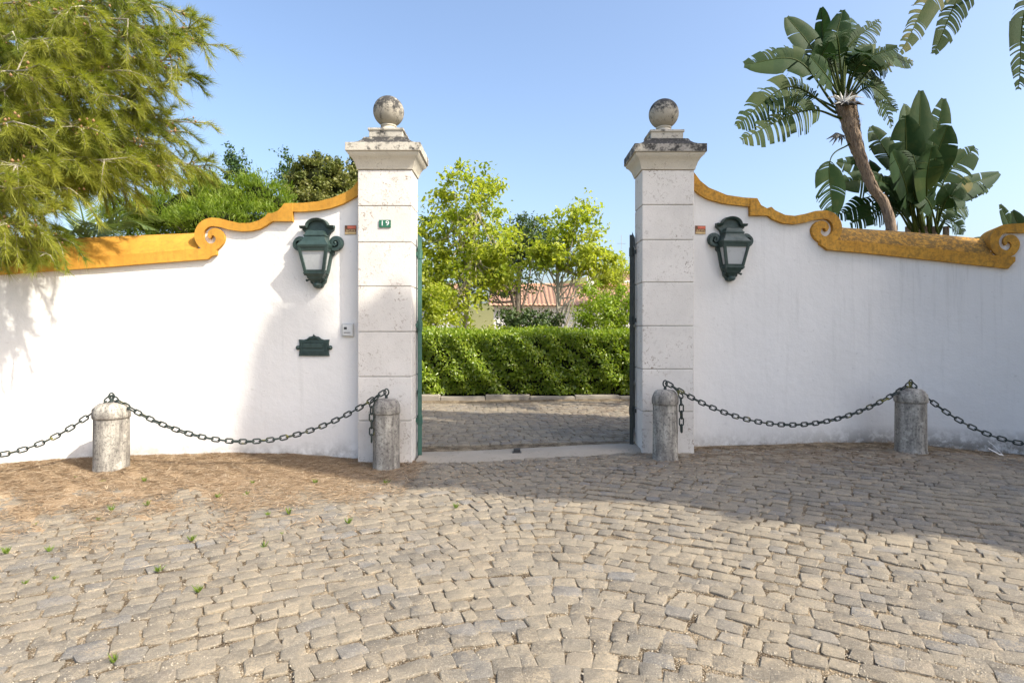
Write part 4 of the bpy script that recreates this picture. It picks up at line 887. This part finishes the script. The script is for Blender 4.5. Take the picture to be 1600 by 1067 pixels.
# ------------------------------------------------------------------ overhanging needle tree at left
def needle_tree():
    base = np.array([-9.2, 7.6, -0.05]); t = empty('overhanging_pine', tuple(base))
    tr = catmull([(0, 0, 0), (0.15, 0.1, 2.5), (0.05, 0.0, 5.0), (0.2, 0.1, 8.2)], 6); b = MB(); b.tube(tr, list(np.linspace(0.3, 0.07, len(tr))), 12); b.build('trunk', M['bark'], t, smooth=60)
    r_ = np.random.default_rng(21)
    tips = [(309, 45, 7.2), (284, 20, 7.4), (319, 70, 7.0), (274, 95, 6.6), (294, 120, 7.3), (246, 138, 6.8), (214, 60, 6.4), (234, 10, 7.0), (200, 30, 6.2), (170, -20, 6.6), (199, 110, 6.3), (180, 150, 6.2), (224, 175, 7.0), (302, 192, 7.2), (269, 205, 6.9), (239, 225, 6.6), (284, 258, 7.5), (319, 262, 7.8), (254, 262, 7.1), (209, 255, 6.4), (200, 240, 6.5), (170, 250, 6.1), (140, 200, 5.9), (120, 120, 5.8), (90, 60, 5.7), (60, 0, 5.8), (130, 10, 6.0), (40, 110, 5.5), (20, 190, 5.4), (70, 170, 5.7), (100, 250, 5.8), (60, 255, 5.6), (30, 260, 5.4), (20, 295, 5.3), (75, 330, 5.7), (110, 295, 6.0), (150, 265, 6.3), (95, 370, 5.9), (72, 395, 5.8), (45, 350, 5.5), (10, 350, 5.3), (-30, 285, 5.2), (-30, 220, 5.3), (-40, 100, 5.4), (-40, 20, 5.6), (180, 200, 6.5), (150, 60, 6.3), (214, 205, 6.8), (254, 60, 6.9), (120, 245, 6.1), (185, 285, 6.8), (20, 50, 5.6), (195, 75, 6.6), (100, 190, 6.0), (145, 130, 6.2), (60, 230, 5.9), (10, 140, 5.7), (160, 100, 6.6), (90, 130, 6.4), (30, 255, 6.0), (190, 255, 7.4), (224, 245, 7.6), (150, 290, 7.2), (90, 255, 6.4), (199, 270, 7.8), (60, 300, 6.2), (130, 250, 6.6), (264, 235, 7.4), (209, 150, 6.9), (234, 100, 7.1), (190, 5, 6.8), (269, 50, 7.2), (110, 30, 6.6), (194, 235, 7.2), (160, 280, 7.0), (50, 60, 6.3), (130, 170, 7.0), (75, 90, 7.2), (40, 200, 7.0)]
    wood = MB(); NB, NA, NRV, NL = [], [], [], []; cones = []
    for (px, py, D) in tips:
        e = at(px, py, D); s0 = base + tr[int(r_.integers(len(tr) // 3, len(tr) - 1))]; s0 = s0 * 1.0
        hgt = np.clip(e[2] + r_.uniform(-0.6, 0.6), 1.6, 8.0); s0 = base + np.array([np.interp(hgt, tr[:, 2], tr[:, 0]), np.interp(hgt, tr[:, 2], tr[:, 1]), hgt])
        m_ = s0 * 0.45 + e * 0.55 + np.array([0, 0, 0.25]) + r_.normal(0, 0.12, 3)
        P = catmull([s0, m_, e], 10); wood.tube(P - base, list(np.linspace(0.042, 0.007, len(P))), 5)
        pale = r_.random(); blen = np.linalg.norm(e - s0)
        nt = int(np.clip(blen * 7, 12, 26))
        for j in range(nt):
            f = 1.0 if j == 0 else 1 - (r_.random() ** 1.1) * min(0.75, 1.9 / blen); q = f * (len(P) - 1); k = np.arange(len(P)); c = np.array([np.interp(q, k, P[:, a]) for a in range(3)])
            dirb = unit(P[min(int(q) + 1, len(P) - 1)] - P[max(int(q) - 1, 0)]); d0 = unit(dirb * 0.9 + r_.normal(0, 0.55, 3) + np.array([0.15, -0.05, -0.15])); ln = r_.uniform(0.18, 0.42)
            tw = [c, c + d0 * ln * 0.55, c + d0 * ln + np.array([0, 0, -0.10 * ln / 0.3])]
            wood.tube([x - base for x in tw], [0.008, 0.005, 0.003], 4, caps=False)
            nn = int(r_.integers(115, 170)); ff = r_.random(nn) ** 0.7; B0 = np.where(ff[:, None] < 0.5, tw[0] + (tw[1] - tw[0]) * ff[:, None] * 2, tw[1] + (tw[2] - tw[1]) * (ff[:, None] * 2 - 1))
            A = unit(d0 * 1.0 + r_.normal(0, 0.46, (nn, 3)) + np.array([0.05, 0, -0.18])); NB.append(B0); NA.append(A); NL.append(r_.uniform(0.09, 0.17, nn)); NRV.append(np.clip(pale * 0.55 + r_.random() * 0.2 + r_.random(nn) * 0.25, 0, 1))
            if r_.random() < 0.30:
                for _ in range(int(r_.integers(2, 6))): cones.append(tw[0] + r_.normal(0, 0.045, 3))
    Bs = np.vstack(NB); A = np.vstack(NA); L = np.concatenate(NL)[:, None]; rv = np.concatenate(NRV); n_ = len(Bs)
    side = unit(np.cross(A, rand_dir(n_))) * 0.0028; tip = Bs + A * L + np.array([0, 0, -1]) * (L ** 2) * 0.9
    V = np.stack([Bs - side, Bs + side, tip], 1).reshape(-1, 3) - base; Fc = np.arange(n_ * 3).reshape(-1, 3)
    link('needles', np_mesh('needles', V, Fc, np.repeat(rv, 3)), t, M['needle'])
    wood.build('branches', M['palebark'], t, smooth=60)
    b = MB()
    for c in cones:
        s_ = r_.uniform(0.011, 0.018); cc = c - base; b.lathe([(0.001, -s_), (s_ * 0.8, -s_ * 0.5), (s_ * 0.9, s_ * 0.2), (0.001, s_ * 1.2)], 6, tuple(cc))
    tag(b.build('cones', M['cone'], t, smooth=60), kind='stuff')
    tag(t, 'long-needled olive green tree with brown cones overhanging the left wall', 'tree')
    print('needles', n_)
needle_tree()

# ------------------------------------------------------------------ strelitzia (white bird of paradise) behind the right wall
def paddle_leaf(t, p0, p1, p2, W=0.36, tear=0.5, twist=0.0, rv=0.4, petiole=True, pr=0.022, droop=0.45, start=0.38, nrm=None):
    tear = min(0.92, tear * 1.08 + 0.05)
    """petiole from p0, blade from `start` to the tip along a curved midrib, torn into strips"""
    P = catmull([p0, p1, p2], 20); k = np.arange(len(P)); r_ = random.Random(int(abs(p2[0] * 977 + p2[2] * 131) * 100) % 99991)
    b = MB(); b.tube(P, list(np.linspace(pr, 0.004, len(P))), 6); st = b.build('petiole', M['banana'], t, smooth=60)
    a = st.data.attributes.new('rnd', 'FLOAT', 'POINT'); a.data.foreach_set('value', np.full(len(st.data.vertices), 0.8, dtype=np.float32))
    V, Fc, RV = [], [], []
    view = np.array([0, -1.0, 0.25]) if nrm is None else np.array(nrm)
    for sg in (-1, 1):
        f = start
        while f < 0.995:
            torn = r_.random() < tear; wseg = r_.uniform(0.012, 0.045) if torn else r_.uniform(0.05, 0.14)
            f1 = min(1.0, f + wseg); gap = (r_.uniform(0.001, 0.005) if r_.random() < 0.8 else r_.uniform(0.008, 0.02)) if torn else 0.0
            sag = (r_.uniform(0.3, 1.4) if torn else 0.35) * droop; ncross = 5; ns = 3 if wseg > 0.05 else 2; grid = []
            for a_ in np.linspace(f, f1 - gap, ns):
                q = a_ * (len(P) - 1); c = np.array([np.interp(q, k, P[:, j]) for j in range(3)]); tn = unit(P[min(int(q) + 1, len(P) - 1)] - P[max(int(q) - 1, 0)])
                sd_ = unit(np.cross(tn, view)); nn = np.cross(sd_, tn); ct, sn = math.cos(twist), math.sin(twist); sd2 = sd_ * ct + nn * sn
                u = (a_ - start) / (1 - start); hw = W * 0.5 * (math.sin(math.pi * min(1, (u * 0.93 + 0.07)) ** 0.75) ** 0.55 if u < 0.985 else 0.2)
                for m_ in range(ncross):
                    w = m_ / (ncross - 1); narrow = 1.0
                    ctr = c + sd2 * sg * hw * w * (1 - 0.12 * w) + np.array([0, 0, -1]) * sag * hw * w * w + nn * 0.10 * hw * math.sin(w * 2.2) + tn * hw * 0.35 * w
                    grid.append(ctr)
            if torn:       # strips narrow towards their ends
                G = np.array(grid).reshape(ns, ncross, 3); cen = G.mean(0, keepdims=True); sc = np.linspace(1, 0.84, ncross)[None, :, None]; G = cen + (G - cen) * sc; grid = list(G.reshape(-1, 3))
            bi = len(V); V += grid; RV += [min(1, max(0, rv + r_.uniform(-0.12, 0.12)))] * len(grid)
            for x in range(ns - 1):
                for y_ in range(ncross - 1):
                    Fc.append((bi + x * ncross + y_, bi + x * ncross + y_ + 1, bi + (x + 1) * ncross + y_ + 1, bi + (x + 1) * ncross + y_))
            f = f1
    return link('leaf_blade', np_mesh('leaf_blade', np.array(V), np.array(Fc), RV, smooth=True), st, M['banana'])
def zp(x, y): return (1130 + x / 2.4255, y / 2.4255)
def leaf_px(t, off, a, c, e, D, dD=(0, 0, 0), **kw):
    """a, c, e in zoom pixels: root, bend, tip"""
    P = [at(*zp(*q), D + d) - off for q, d in zip((a, c, e), dD)]
    return paddle_leaf(t, *P, **kw)
D1 = 9.6; foot = at(1408, 517, D1); off = np.array([foot[0], foot[1], -0.05])
s1 = empty('strelitzia', tuple(off))
def trunk_px(t, off, pts, radii, D, name='trunk'):
    P = catmull([np.array([pts[0][0], D, -0.1]) - off] + [at(*zp(*q), D) - off for q in pts[1:]], 8); rad = np.interp(np.linspace(0, 1, len(P)), np.linspace(0, 1, len(radii)), radii)
    b = MB(); b.tube(P, [r_ * (1 + 0.06 * math.sin(i * 2.3)) for i, r_ in enumerate(rad)], 12); o = b.build(name, M['palmbark'], t, smooth=60)
    # fibrous old leaf bases
    n_ = 260; f = rng.random(n_) ** 0.7 * (len(P) - 2); kk = np.arange(len(P)); c = np.stack([np.interp(f, kk, P[:, j]) for j in range(3)], -1); rr_ = np.interp(f, kk, rad)
    a = rng.random(n_) * 6.283; dr = np.stack([np.cos(a), np.sin(a), 0 * a], -1); tn = unit(np.gradient(P, axis=0))[f.astype(int)]
    fb = leaf_mesh('fibres', c + dr * (rr_ * 1.05)[:, None], tn + dr * 0.10 + rng.normal(0, 0.10, (n_, 3)), dr, rng.uniform(0.12, 0.34, n_), rng.uniform(0.015, 0.05, n_), 0.1)
    tag(link('fibres', fb, t, M['palmbark']), kind='stuff'); return o
trunk_px(s1, off, [(foot[0] + 0.15,), (640, 880), (560, 700), (500, 540), (470, 420), (465, 385)], [0.11, 0.08, 0.075, 0.085, 0.12, 0.155, 0.13], D1)
L1 = [((450, 450), (310, 420), (68, 530), (0, -.2, -.5), dict(W=.50, tear=.9, rv=.72, start=.32)),
      ((430, 430), (250, 330), (48, 478), (0, -.1, -.3), dict(W=.52, tear=.85, rv=.62, start=.30)),
      ((420, 400), (280, 230), (80, 245), (0, .1, .1), dict(W=.52, tear=.5, rv=.5, start=.30)),
      ((430, 380), (340, 190), (242, 66), (0, .2, .3), dict(W=.46, tear=.15, rv=.3, start=.42)),
      ((440, 370), (385, 180), (372, 30), (0, .3, .3), dict(W=.26, tear=.1, rv=.35, start=.45, twist=.9)),
      ((450, 370), (420, 200), (452, 40), (0, -.1, .0), dict(W=.36, tear=.15, rv=.3, start=.45, twist=.4)),
      ((455, 375), (470, 190), (592, 76), (0, .1, .2), dict(W=.42, tear=.75, rv=.45, start=.35)),
      ((460, 380), (540, 210), (722, 234), (0, .3, .5), dict(W=.40, tear=.8, rv=.85, start=.32)),
      ((470, 390), (560, 300), (640, 480), (0, .5, .8), dict(W=.34, tear=.8, rv=.75, start=.3)),
      ((470, 390), (540, 290), (625, 365), (0, .4, .6), dict(W=.34, tear=.8, rv=.6, start=.3)),
      ((440, 390), (370, 250), (400, 160), (0, -.4, -.6), dict(W=.36, tear=.2, rv=.4, start=.35)),
      ((455, 385), (400, 300), (330, 215), (0, -.5, -.7), dict(W=.4, tear=.4, rv=.45, start=.4)),
      ((460, 380), (500, 260), (540, 170), (0, .5, .8), dict(W=.36, tear=.5, rv=.3, start=.35)),
      ((450, 385), (330, 260), (190, 190), (0, .5, .7), dict(W=.46, tear=.5, rv=.35, start=.35)),
      ((450, 420), (300, 360), (150, 400), (0, .4, .5), dict(W=.44, tear=.8, rv=.5, start=.32)),
      ((460, 380), (520, 240), (660, 180), (0, -.3, -.4), dict(W=.38, tear=.7, rv=.4, start=.32)),
      ((465, 390), (560, 330), (660, 420), (0, -.2, -.2), dict(W=.32, tear=.85, rv=.55, start=.3)),
      ((455, 375), (430, 260), (400, 120), (0, .6, .9), dict(W=.42, tear=.25, rv=.3, start=.4)),
      ((480, 545), (405, 610), (415, 815), (0, -.1, -.1), dict(W=.46, tear=.75, rv=.45, start=.5, pr=.014))]
rl = random.Random(5)
for k in range(7):
    an = R(rl.uniform(15, 165)); ln = rl.uniform(190, 330); ex, ey = 455 + ln * math.cos(an) * 1.1, 385 - ln * math.sin(an) + 60 * abs(math.cos(an))
    L1.append(((455, 395), (455 + 0.55 * (ex - 455), 385 - 0.72 * ln * math.sin(an) - 25), (ex, ey), (0, rl.uniform(-.4, .5), rl.uniform(-.7, .8)), dict(W=rl.uniform(.34, .46), tear=rl.uniform(.3, .85), rv=rl.uniform(.1, .6), start=.35)))
for a, c, e, dd, kw in L1:
    kw['W'] *= 1.25
    leaf_px(s1, off, a, c, e, D1, dd, **kw)
b = MB(); P0 = at(*zp(455, 390), D1 - 0.18) - off
for k in range(7):
    dx = (k - 3) * 0.05; b.tube([P0, P0 + np.array([dx * 1.2, -0.05, 0.08]), P0 + np.array([dx * 2.0, -0.08, 0.20 - abs(dx)])], [0.02, 0.016, 0.003], 5)
b.build('white_flower', M['paper'], s1, smooth=60)
b = MB()
for k in range(5): b.tube([P0 + np.array([0.0, 0, -0.03]), P0 + np.array([-0.12 + k * 0.08, -0.05, -0.02]), P0 + np.array([-0.22 + k * 0.13, -0.08, -0.07])], [0.03, 0.03, 0.004], 6)
b.build('dark_bract', M['dark'], s1, smooth=60); b = MB(); P1 = at(*zp(430, 510), D1 - 0.1) - off
for k in range(7): b.tube([P1, P1 + np.array([-0.08 + 0.03 * k, -0.03, -0.04 - 0.02 * (k % 3)]), P1 + np.array([-0.2 + 0.05 * k, -0.05, -0.10 - 0.05 * (k % 3)])], [0.035, 0.02, 0.003], 5)
b.build('dark_bract', M['dark'], s1, smooth=60)
tag(s1, 'tall strelitzia with leaning fibrous trunk and white flower behind the right wall', 'plant')

D2 = 10.6; f2 = at(1455, 517, D2); off2 = np.array([f2[0], f2[1], -0.05]); s2 = empty('strelitzia', tuple(off2))
L2 = [((760, 890), (740, 640), (748, 345), (0, .1, .1), dict(W=.44, tear=.12, rv=.3, start=.55)),
      ((740, 890), (700, 650), (690, 440), (0, -.4, -.5), dict(W=.52, tear=.1, rv=.25, start=.45, twist=.3)),
      ((730, 890), (690, 700), (640, 575), (0, -.7, -1.0), dict(W=.50, tear=.1, rv=.35, start=.3)),
      ((790, 890), (790, 620), (835, 375), (0, .3, .3), dict(W=.44, tear=.6, rv=.45, start=.5)),
      ((780, 890), (790, 660), (850, 478), (0, -.3, -.5), dict(W=.56, tear=.15, rv=.4, start=.4)),
      ((800, 890), (840, 680), (955, 560), (0, .1, .1), dict(W=.5, tear=.7, rv=.5, start=.4)),
      ((800, 890), (850, 720), (940, 690), (0, .2, .2), dict(W=.36, tear=.6, rv=.85, start=.5)),
      ((760, 890), (640, 620), (560, 480), (0, .4, .5), dict(W=.46, tear=.3, rv=.3, start=.45)),
      ((740, 890), (580, 660), (432, 612), (0, .5, .6), dict(W=.40, tear=.3, rv=.3, start=.45)),
      ((740, 890), (600, 700), (430, 690), (0, .2, .2), dict(W=.44, tear=.3, rv=.4, start=.45)),
      ((740, 890), (620, 760), (430, 815), (0, .3, .3), dict(W=.5, tear=.85, rv=.3, start=.35)),
      ((720, 890), (640, 790), (480, 850), (0, -.2, -.3), dict(W=.36, tear=.8, rv=.3, start=.35)),
      ((800, 890), (850, 750), (905, 760), (0, -.3, -.4), dict(W=.44, tear=.5, rv=.45, start=.3)),
      ((810, 890), (860, 800), (925, 790), (0, .0, .0), dict(W=.4, tear=.8, rv=.4, start=.3)),
      ((800, 890), (850, 830), (915, 880), (0, -.1, -.1), dict(W=.34, tear=.9, rv=.5, start=.3)),
      ((770, 890), (720, 620), (690, 395), (0, .6, .9), dict(W=.4, tear=.5, rv=.45, start=.55)),
      ((780, 890), (770, 700), (790, 560), (0, -.6, -.8), dict(W=.5, tear=.25, rv=.6, start=.3)),
      ((740, 890), (690, 740), (650, 660), (0, -.5, -.6), dict(W=.42, tear=.2, rv=.2, start=.25)),
      ((780, 890), (745, 560), (700, 520), (0, .7, .9), dict(W=.46, tear=.3, rv=.5, start=.4)),
      ((770, 890), (800, 600), (780, 430), (0, .8, 1.0), dict(W=.46, tear=.4, rv=.3, start=.4))]
for k in range(12):
    an = R(rl.uniform(10, 160)); ln = rl.uniform(170, 420); bx = rl.uniform(720, 820); ex, ey = bx + ln * math.cos(an) * 0.75, 830 - ln * math.sin(an)
    L2.append(((bx, 890), (bx + 0.35 * (ex - bx), 850 - 0.7 * ln * math.sin(an)), (ex, ey), (0, rl.uniform(-.6, .6), rl.uniform(-.9, .9)), dict(W=rl.uniform(.36, .5), tear=rl.uniform(.1, .8), rv=rl.uniform(.05, .6), start=.35)))
for a, c, e, dd, kw in L2:
    kw['W'] *= 1.25
    leaf_px(s2, off2, a, c, e, D2, dd, **kw)
b = MB()
for k, (x, lean) in enumerate(((700, -.12), (735, -.05), (765, 0), (800, .04), (845, .1))):
    q = at(*zp(x, 890), D2) - off2; b.tube([(q[0] * 0.5, 0.05 * (k % 2), -0.05), (q[0] * 0.8, 0, q[2] * 0.5), tuple(q + np.array([0, 0, 0.15]))], [0.09, 0.075, 0.05], 9)
b.build('stems', M['palmbark'], s2, smooth=60)
tag(s2, 'dense clump of broad strelitzia leaves behind the sloped right coping', 'plant')
D3 = 8.4; f3 = at(1760, 517, D3); off3 = np.array([f3[0], f3[1], -0.05]); s3 = empty('strelitzia', tuple(off3))
for a, c, e, dd, kw in [((1560, -160), (900, -100), (668, 200), (0, -.2, -.4), dict(W=.42, tear=.75, rv=.78, start=.45)), ((1560, -160), (980, -80), (795, 205), (0, .1, .1), dict(W=.40, tear=.75, rv=.5, start=.45)),
                        ((1560, -100), (1180, -20), (1118, 340), (0, .1, .1), dict(W=.46, tear=.8, rv=.4, start=.45)), ((1560, -160), (1200, -260), (960, -30), (0, .4, .6), dict(W=.44, tear=.6, rv=.4, start=.45)),
                        ((1560, -160), (1450, -420), (1300, -520), (0, .2, .4), dict(W=.5, tear=.4, rv=.3)), ((1560, -160), (1700, -400), (1900, -420), (0, .2, .4), dict(W=.5, tear=.4, rv=.3)), ((1560, -160), (1800, -200), (2000, 60), (0, .2, .4), dict(W=.5, tear=.6, rv=.4))]:
    leaf_px(s3, off3, a, c, e, D3, dd, **kw)
trunk_px(s3, off3, [(f3[0],), (1540, 600), (1550, 100), (1560, -130)], [0.14, 0.11, 0.11, 0.16], D3)
tag(s3, 'torn drooping strelitzia leaves hanging into the top right corner', 'plant')
D4 = 9.3; f4 = at(1625, 517, D4); off4 = np.array([f4[0], f4[1], -0.05]); s4 = empty('strelitzia', tuple(off4))
for a, c, e, dd, kw in [((1200, 1150), (1130, 950), (1050, 775), (0, 0, 0), dict(W=.30, tear=.1, rv=.2, start=.5)), ((1220, 1150), (1150, 930), (1095, 800), (0, -.2, -.3), dict(W=.42, tear=.1, rv=.35, start=.45)), ((1180, 1150), (1060, 960), (950, 905), (0, .2, .2), dict(W=.3, tear=.2, rv=.3, start=.5)), ((1240, 1150), (1260, 950), (1330, 800), (0, 0, 0), dict(W=.44, tear=.3, rv=.3))]:
    leaf_px(s4, off4, a, c, e, D4, dd, **kw)
tag(s4, 'low strelitzia with rounded leaf tips behind the far right scroll', 'plant')

# ------------------------------------------------------------------ tall cypresses right of the forecourt, outside the frame, that shade the gateway
QN = np.array([-SUNH[1], SUNH[0]]); P0s = np.array([3.64, 4.1])
def shade_tree(s, prof, label, n=1600, lv=30000, core=1.0):
    """prof: (height, q of the axis, radius) up the tree"""
    pos = lambda q: P0s + SUNH * s + QN * q
    p = pos(prof[0][1]); base = (p[0], p[1], -0.1); blobs = []
    for (h, q, r_, *hh) in prof:
        hh = hh[0] if hh else 1.7
        c = pos(q); blobs.append(((c[0], c[1], h), (r_, r_, hh)))
    e = pos(prof[-1][1]); leaf_tree('tall_cypress', label, base, (e[0], e[1], prof[-1][0]), blobs, n, lv, 0.10, 0.06, M['cyp'], M['bark'], 0.2, 0, shell=0.90, core=core, up=0.6, group='cypresses to the right of the forecourt')
shade_tree(6.2, [(1.6, 1.05, 1.0), (3.6, 1.0, 1.05), (5.6, 0.95, 1.1), (7.6, 0.75, 1.15), (9.4, 0.45, 1.25), (10.6, 0.25, 1.15, 1.6), (11.0, -0.20, 0.92, 1.55), (11.7, -0.58, 0.56, 1.35), (12.5, -0.86, 0.30, 1.55)], 'tall spreading cypress outside the frame, nearest of three to the camera')
shade_tree(7.0, [(1.6, 2.3, 1.0), (4, 2.3, 1.0), (6.5, 2.2, 1.0), (9, 2.1, 1.0), (11, 2.0, 0.95), (12.4, 1.9, 0.7)], 'tall cypress outside the frame, middle one of three')
shade_tree(6.4, [(1.6, 3.6, 1.0), (4, 3.5, 1.0), (6.5, 3.4, 0.95), (9, 3.3, 0.9), (10.8, 3.2, 0.8), (12.0, 3.1, 0.5)], 'tall cypress outside the frame, nearest of three to the wall')

# ------------------------------------------------------------------ pine needle litter, weeds, scraps
def litter_h(x, y):
    d = np.interp(x, pathL.P[:, 0], pathL.P[:, 1]) - y           # distance out from the wall
    side = sstep(-1.3, -2.6, x) if False else np.clip((-1.35 - x) / 1.3, 0, 1)
    nz_ = 0.012 * np.sin(x * 7 + 2 * np.sin(y * 5)) * np.sin(y * 9 + x) + 0.008 * np.sin(x * 19 + y * 23)
    return side * np.clip(0.05 * np.exp(-d / 0.5) + 0.024 - 0.0125 * d * np.clip(2.3 + 0.33 * x, 0.7, 1.7) + nz_ * np.clip(0.35 + 0.7 * d, 0.3, 1.2), -0.03, 0.12)
nx, ny = 150, 70; X, Y = np.meshgrid(np.linspace(-6.6, -1.2, nx), np.linspace(4.3, 7.12, ny)); Z = gz(X, Y) - 0.004 + litter_h(X, Y)
i = np.arange(nx * ny).reshape(ny, nx); Fc = np.stack([i[:-1, :-1], i[:-1, 1:], i[1:, 1:], i[1:, :-1]], -1).reshape(-1, 4)
def m_needle_mat():
    m = mat('needle_mat', (0.4, 0.3, 0.2), 0.95, spec=0.05); n = N(m); fs = []
    for k, (ang, sc) in enumerate(((0.35, (9, 75, 30)), (-0.7, (8, 80, 30)), (1.3, (10, 70, 30)))):
        g_ = n.new('ShaderNodeNewGeometry'); mp = n.new('ShaderNodeMapping'); mp.inputs['Rotation'].default_value = (0, 0, ang); n.l(g_.outputs['Position'], mp.inputs[0])
        m2 = n.new('ShaderNodeMapping'); m2.inputs['Scale'].default_value = sc; n.l(mp.outputs[0], m2.inputs[0]); fs.append(n.noise(m2.outputs[0], 1.3, 4, 0.6, 0.5))
    f = n.math('MAXIMUM', n.math('MAXIMUM', fs[0], fs[1]), fs[2]); w = n.coord('World')
    c = n.ramp(f, [(0.46, (0.20, 0.14, 0.085)), (0.56, (0.37, 0.275, 0.175)), (0.66, (0.48, 0.385, 0.265)), (0.76, (0.60, 0.51, 0.385))])
    c = n.mix(n.rng(n.noise(w, 3, 5, 0.65), 0.35, 0.7, 0, 0.5), c, (0.29, 0.19, 0.11)); n.color(c); n.bump(f, 0.9, 0.02); return m
lit = tag(link('pine_needle_litter', np_mesh('pine_needle_litter', np.stack([X, Y, Z], -1).reshape(-1, 3), Fc, np.zeros(nx * ny), smooth=True), None, m_needle_mat()), 'brown fallen pine needles heaped along the foot of the left wall', 'needles', kind='stuff')
n_ = 130000; x = -6.6 + 5.6 * rng.random(n_) ** 1.15; wy = np.interp(x, pathL.P[:, 0], pathL.P[:, 1]); d = np.abs(rng.normal(0, 1.25, n_)); y = wy - d; pm = np.sin(x * 4.1 + 2.0 * np.sin(y * 3.3)) * np.sin(y * 5.2 + 1.5 * np.sin(x * 2.7)) + 0.5 * np.sin(x * 11 + y * 7); keep = (y > 3.2) & (rng.random(n_) < np.clip(1.35 - 0.55 * d + 0.6 * pm, 0.03, 1)) & (rng.random(n_) < np.clip((-0.6 - x) / 1.6, 0.05, 1)); x, y = x[keep], y[keep]
z = gz(x, y) + np.maximum(litter_h(x, y) - 0.004, 0.010) + rng.uniform(0.001, 0.014, len(x)); m_ = len(x); a = rng.random(m_) * 6.283
nd = leaf_mesh('loose_needles', np.stack([x, y, z], -1), np.stack([np.cos(a), np.sin(a), rng.normal(0, 0.12, m_)], -1), rand_dir(m_) * 0.3 + np.array([0, 0, 1.0]), rng.uniform(0.06, 0.15, m_), rng.uniform(0.003, 0.007, m_), 0.2)
tag(link('loose_needles', nd, lit, M['litter']), kind='stuff')
n_ = 2600; x = rng.uniform(-1.0, 6.2, n_); wy = np.where(x > 2.1, np.interp(x, pathR.P[:, 0], pathR.P[:, 1]), 6.7); y = wy - np.abs(rng.normal(0, 0.7, n_)) - 0.02; a = rng.random(n_) * 6.283
nd = leaf_mesh('leaf_litter', np.stack([x, y, gz(x, y) + 0.018], -1), np.stack([np.cos(a), np.sin(a), 0 * a], -1), rand_dir(n_) * 0.3 + np.array([0, 0, 1.0]), rng.uniform(0.02, 0.06, n_), rng.uniform(0.004, 0.016, n_), 0.2)
tag(link('leaf_litter', nd, None, M['litter']), 'scattered brown leaf scraps along the foot of the right wall', 'leaf litter', kind='stuff')

wn_ = 26; c = np.zeros((wn_, 3)); ax = unit(np.column_stack([rng.normal(0, 0.45, wn_), rng.normal(0, 0.45, wn_), np.full(wn_, 0.9)])); L = rng.uniform(0.04, 0.095, wn_)
wm = leaf_mesh('weed', c + ax * L[:, None] * 0.5 + rng.normal(0, 0.008, (wn_, 3)) * np.array([1, 1, 0]), ax, rand_dir(wn_), L, 0.009, 0.15); wm.materials.append(M['weed'])
for (px, py) in [(160, 755), (118, 752), (226, 757), (173, 800), (154, 813), (55, 822), (10, 865), (77, 862), (230, 790), (340, 780), (385, 775), (493, 757), (603, 757), (440, 835), (413, 855), (452, 803), (418, 805), (545, 818), (712, 795), (248, 893), (40, 912), (86, 905), (310, 925), (178, 1035), (300, 845), (395, 758)]:
    D = CAMH * F / (py - PY0); w = at(px, py, D); o = link('weed', wm); o.location = (w[0], w[1], float(gz(w[0], w[1])) + max(0, float(litter_h(w[0], w[1])))); s_ = random.uniform(0.3, 0.75); o.scale = (s_, s_, s_ * random.uniform(0.8, 1.2)); o.rotation_euler = (0, 0, random.uniform(0, 6.28))
    tag(o, 'small bright green weed tuft sprouting among the cobbles and needles', 'weed', 'weeds between the cobbles')

w = at(1556, 700, 7.05); t = empty('paper_strip', (w[0], w[1], float(gz(w[0], w[1])) + 0.012))
def strip(pts, wd, name):
    b = MB(); secs = [[(p[0], p[1] - wd / 2, p[2]), (p[0], p[1] + wd / 2, p[2] + 0.01), (p[0] + 0.003, p[1] + wd / 2, p[2] + 0.013), (p[0] + 0.003, p[1] - wd / 2, p[2] + 0.003)] for p in pts]; b.loft(secs); b.build(name, M['paper'], t)
strip([(0.06, -0.03, 0.0), (0.03, 0.0, 0.05), (-0.01, 0.03, 0.11), (-0.05, 0.05, 0.15)], 0.02, 'upright_fold')
strip([(0.06, -0.03, 0.0), (0.0, -0.05, 0.012), (-0.06, -0.03, 0.05), (-0.09, 0.0, 0.075)], 0.015, 'flat_fold')
tag(t, 'curled white paper strip lying at the foot of the right wall', 'paper')

# ------------------------------------------------------------------ pieces that belong to a part hang below that part
SUB = {'camera_window': 'face_plate', 'speaker_slot': 'face_plate', 'lettering': 'plate', 'red_panel': 'plate', 'tan_strip': 'plate', 'corner_mark': 'plate', 'numeral': 'tile', 'eye_bolt': 'domed_head', 'raised_border': 'plate', 'flap': 'plate', 'name_bar': 'plate', 'crest_ornament': 'plate', 'side_boss': 'plate', 'neck': 'ball', 'cap_moulding': 'cap_slab', 'limbs': 'trunk', 'pediment': 'back_plate', 'finial': 'base_funnel', 'curl': 'base_funnel', 'hinge': 'hinge_stile'}
for root in [o for o in C.objects if o.parent is None]:
    kids = [o for o in C.objects if o.parent is root]; byname = {}
    for k in kids: byname.setdefault(k.name.split('.')[0], k)
    for k in kids:
        p = SUB.get(k.name.split('.')[0])
        if p in byname: k.parent = byname[p]
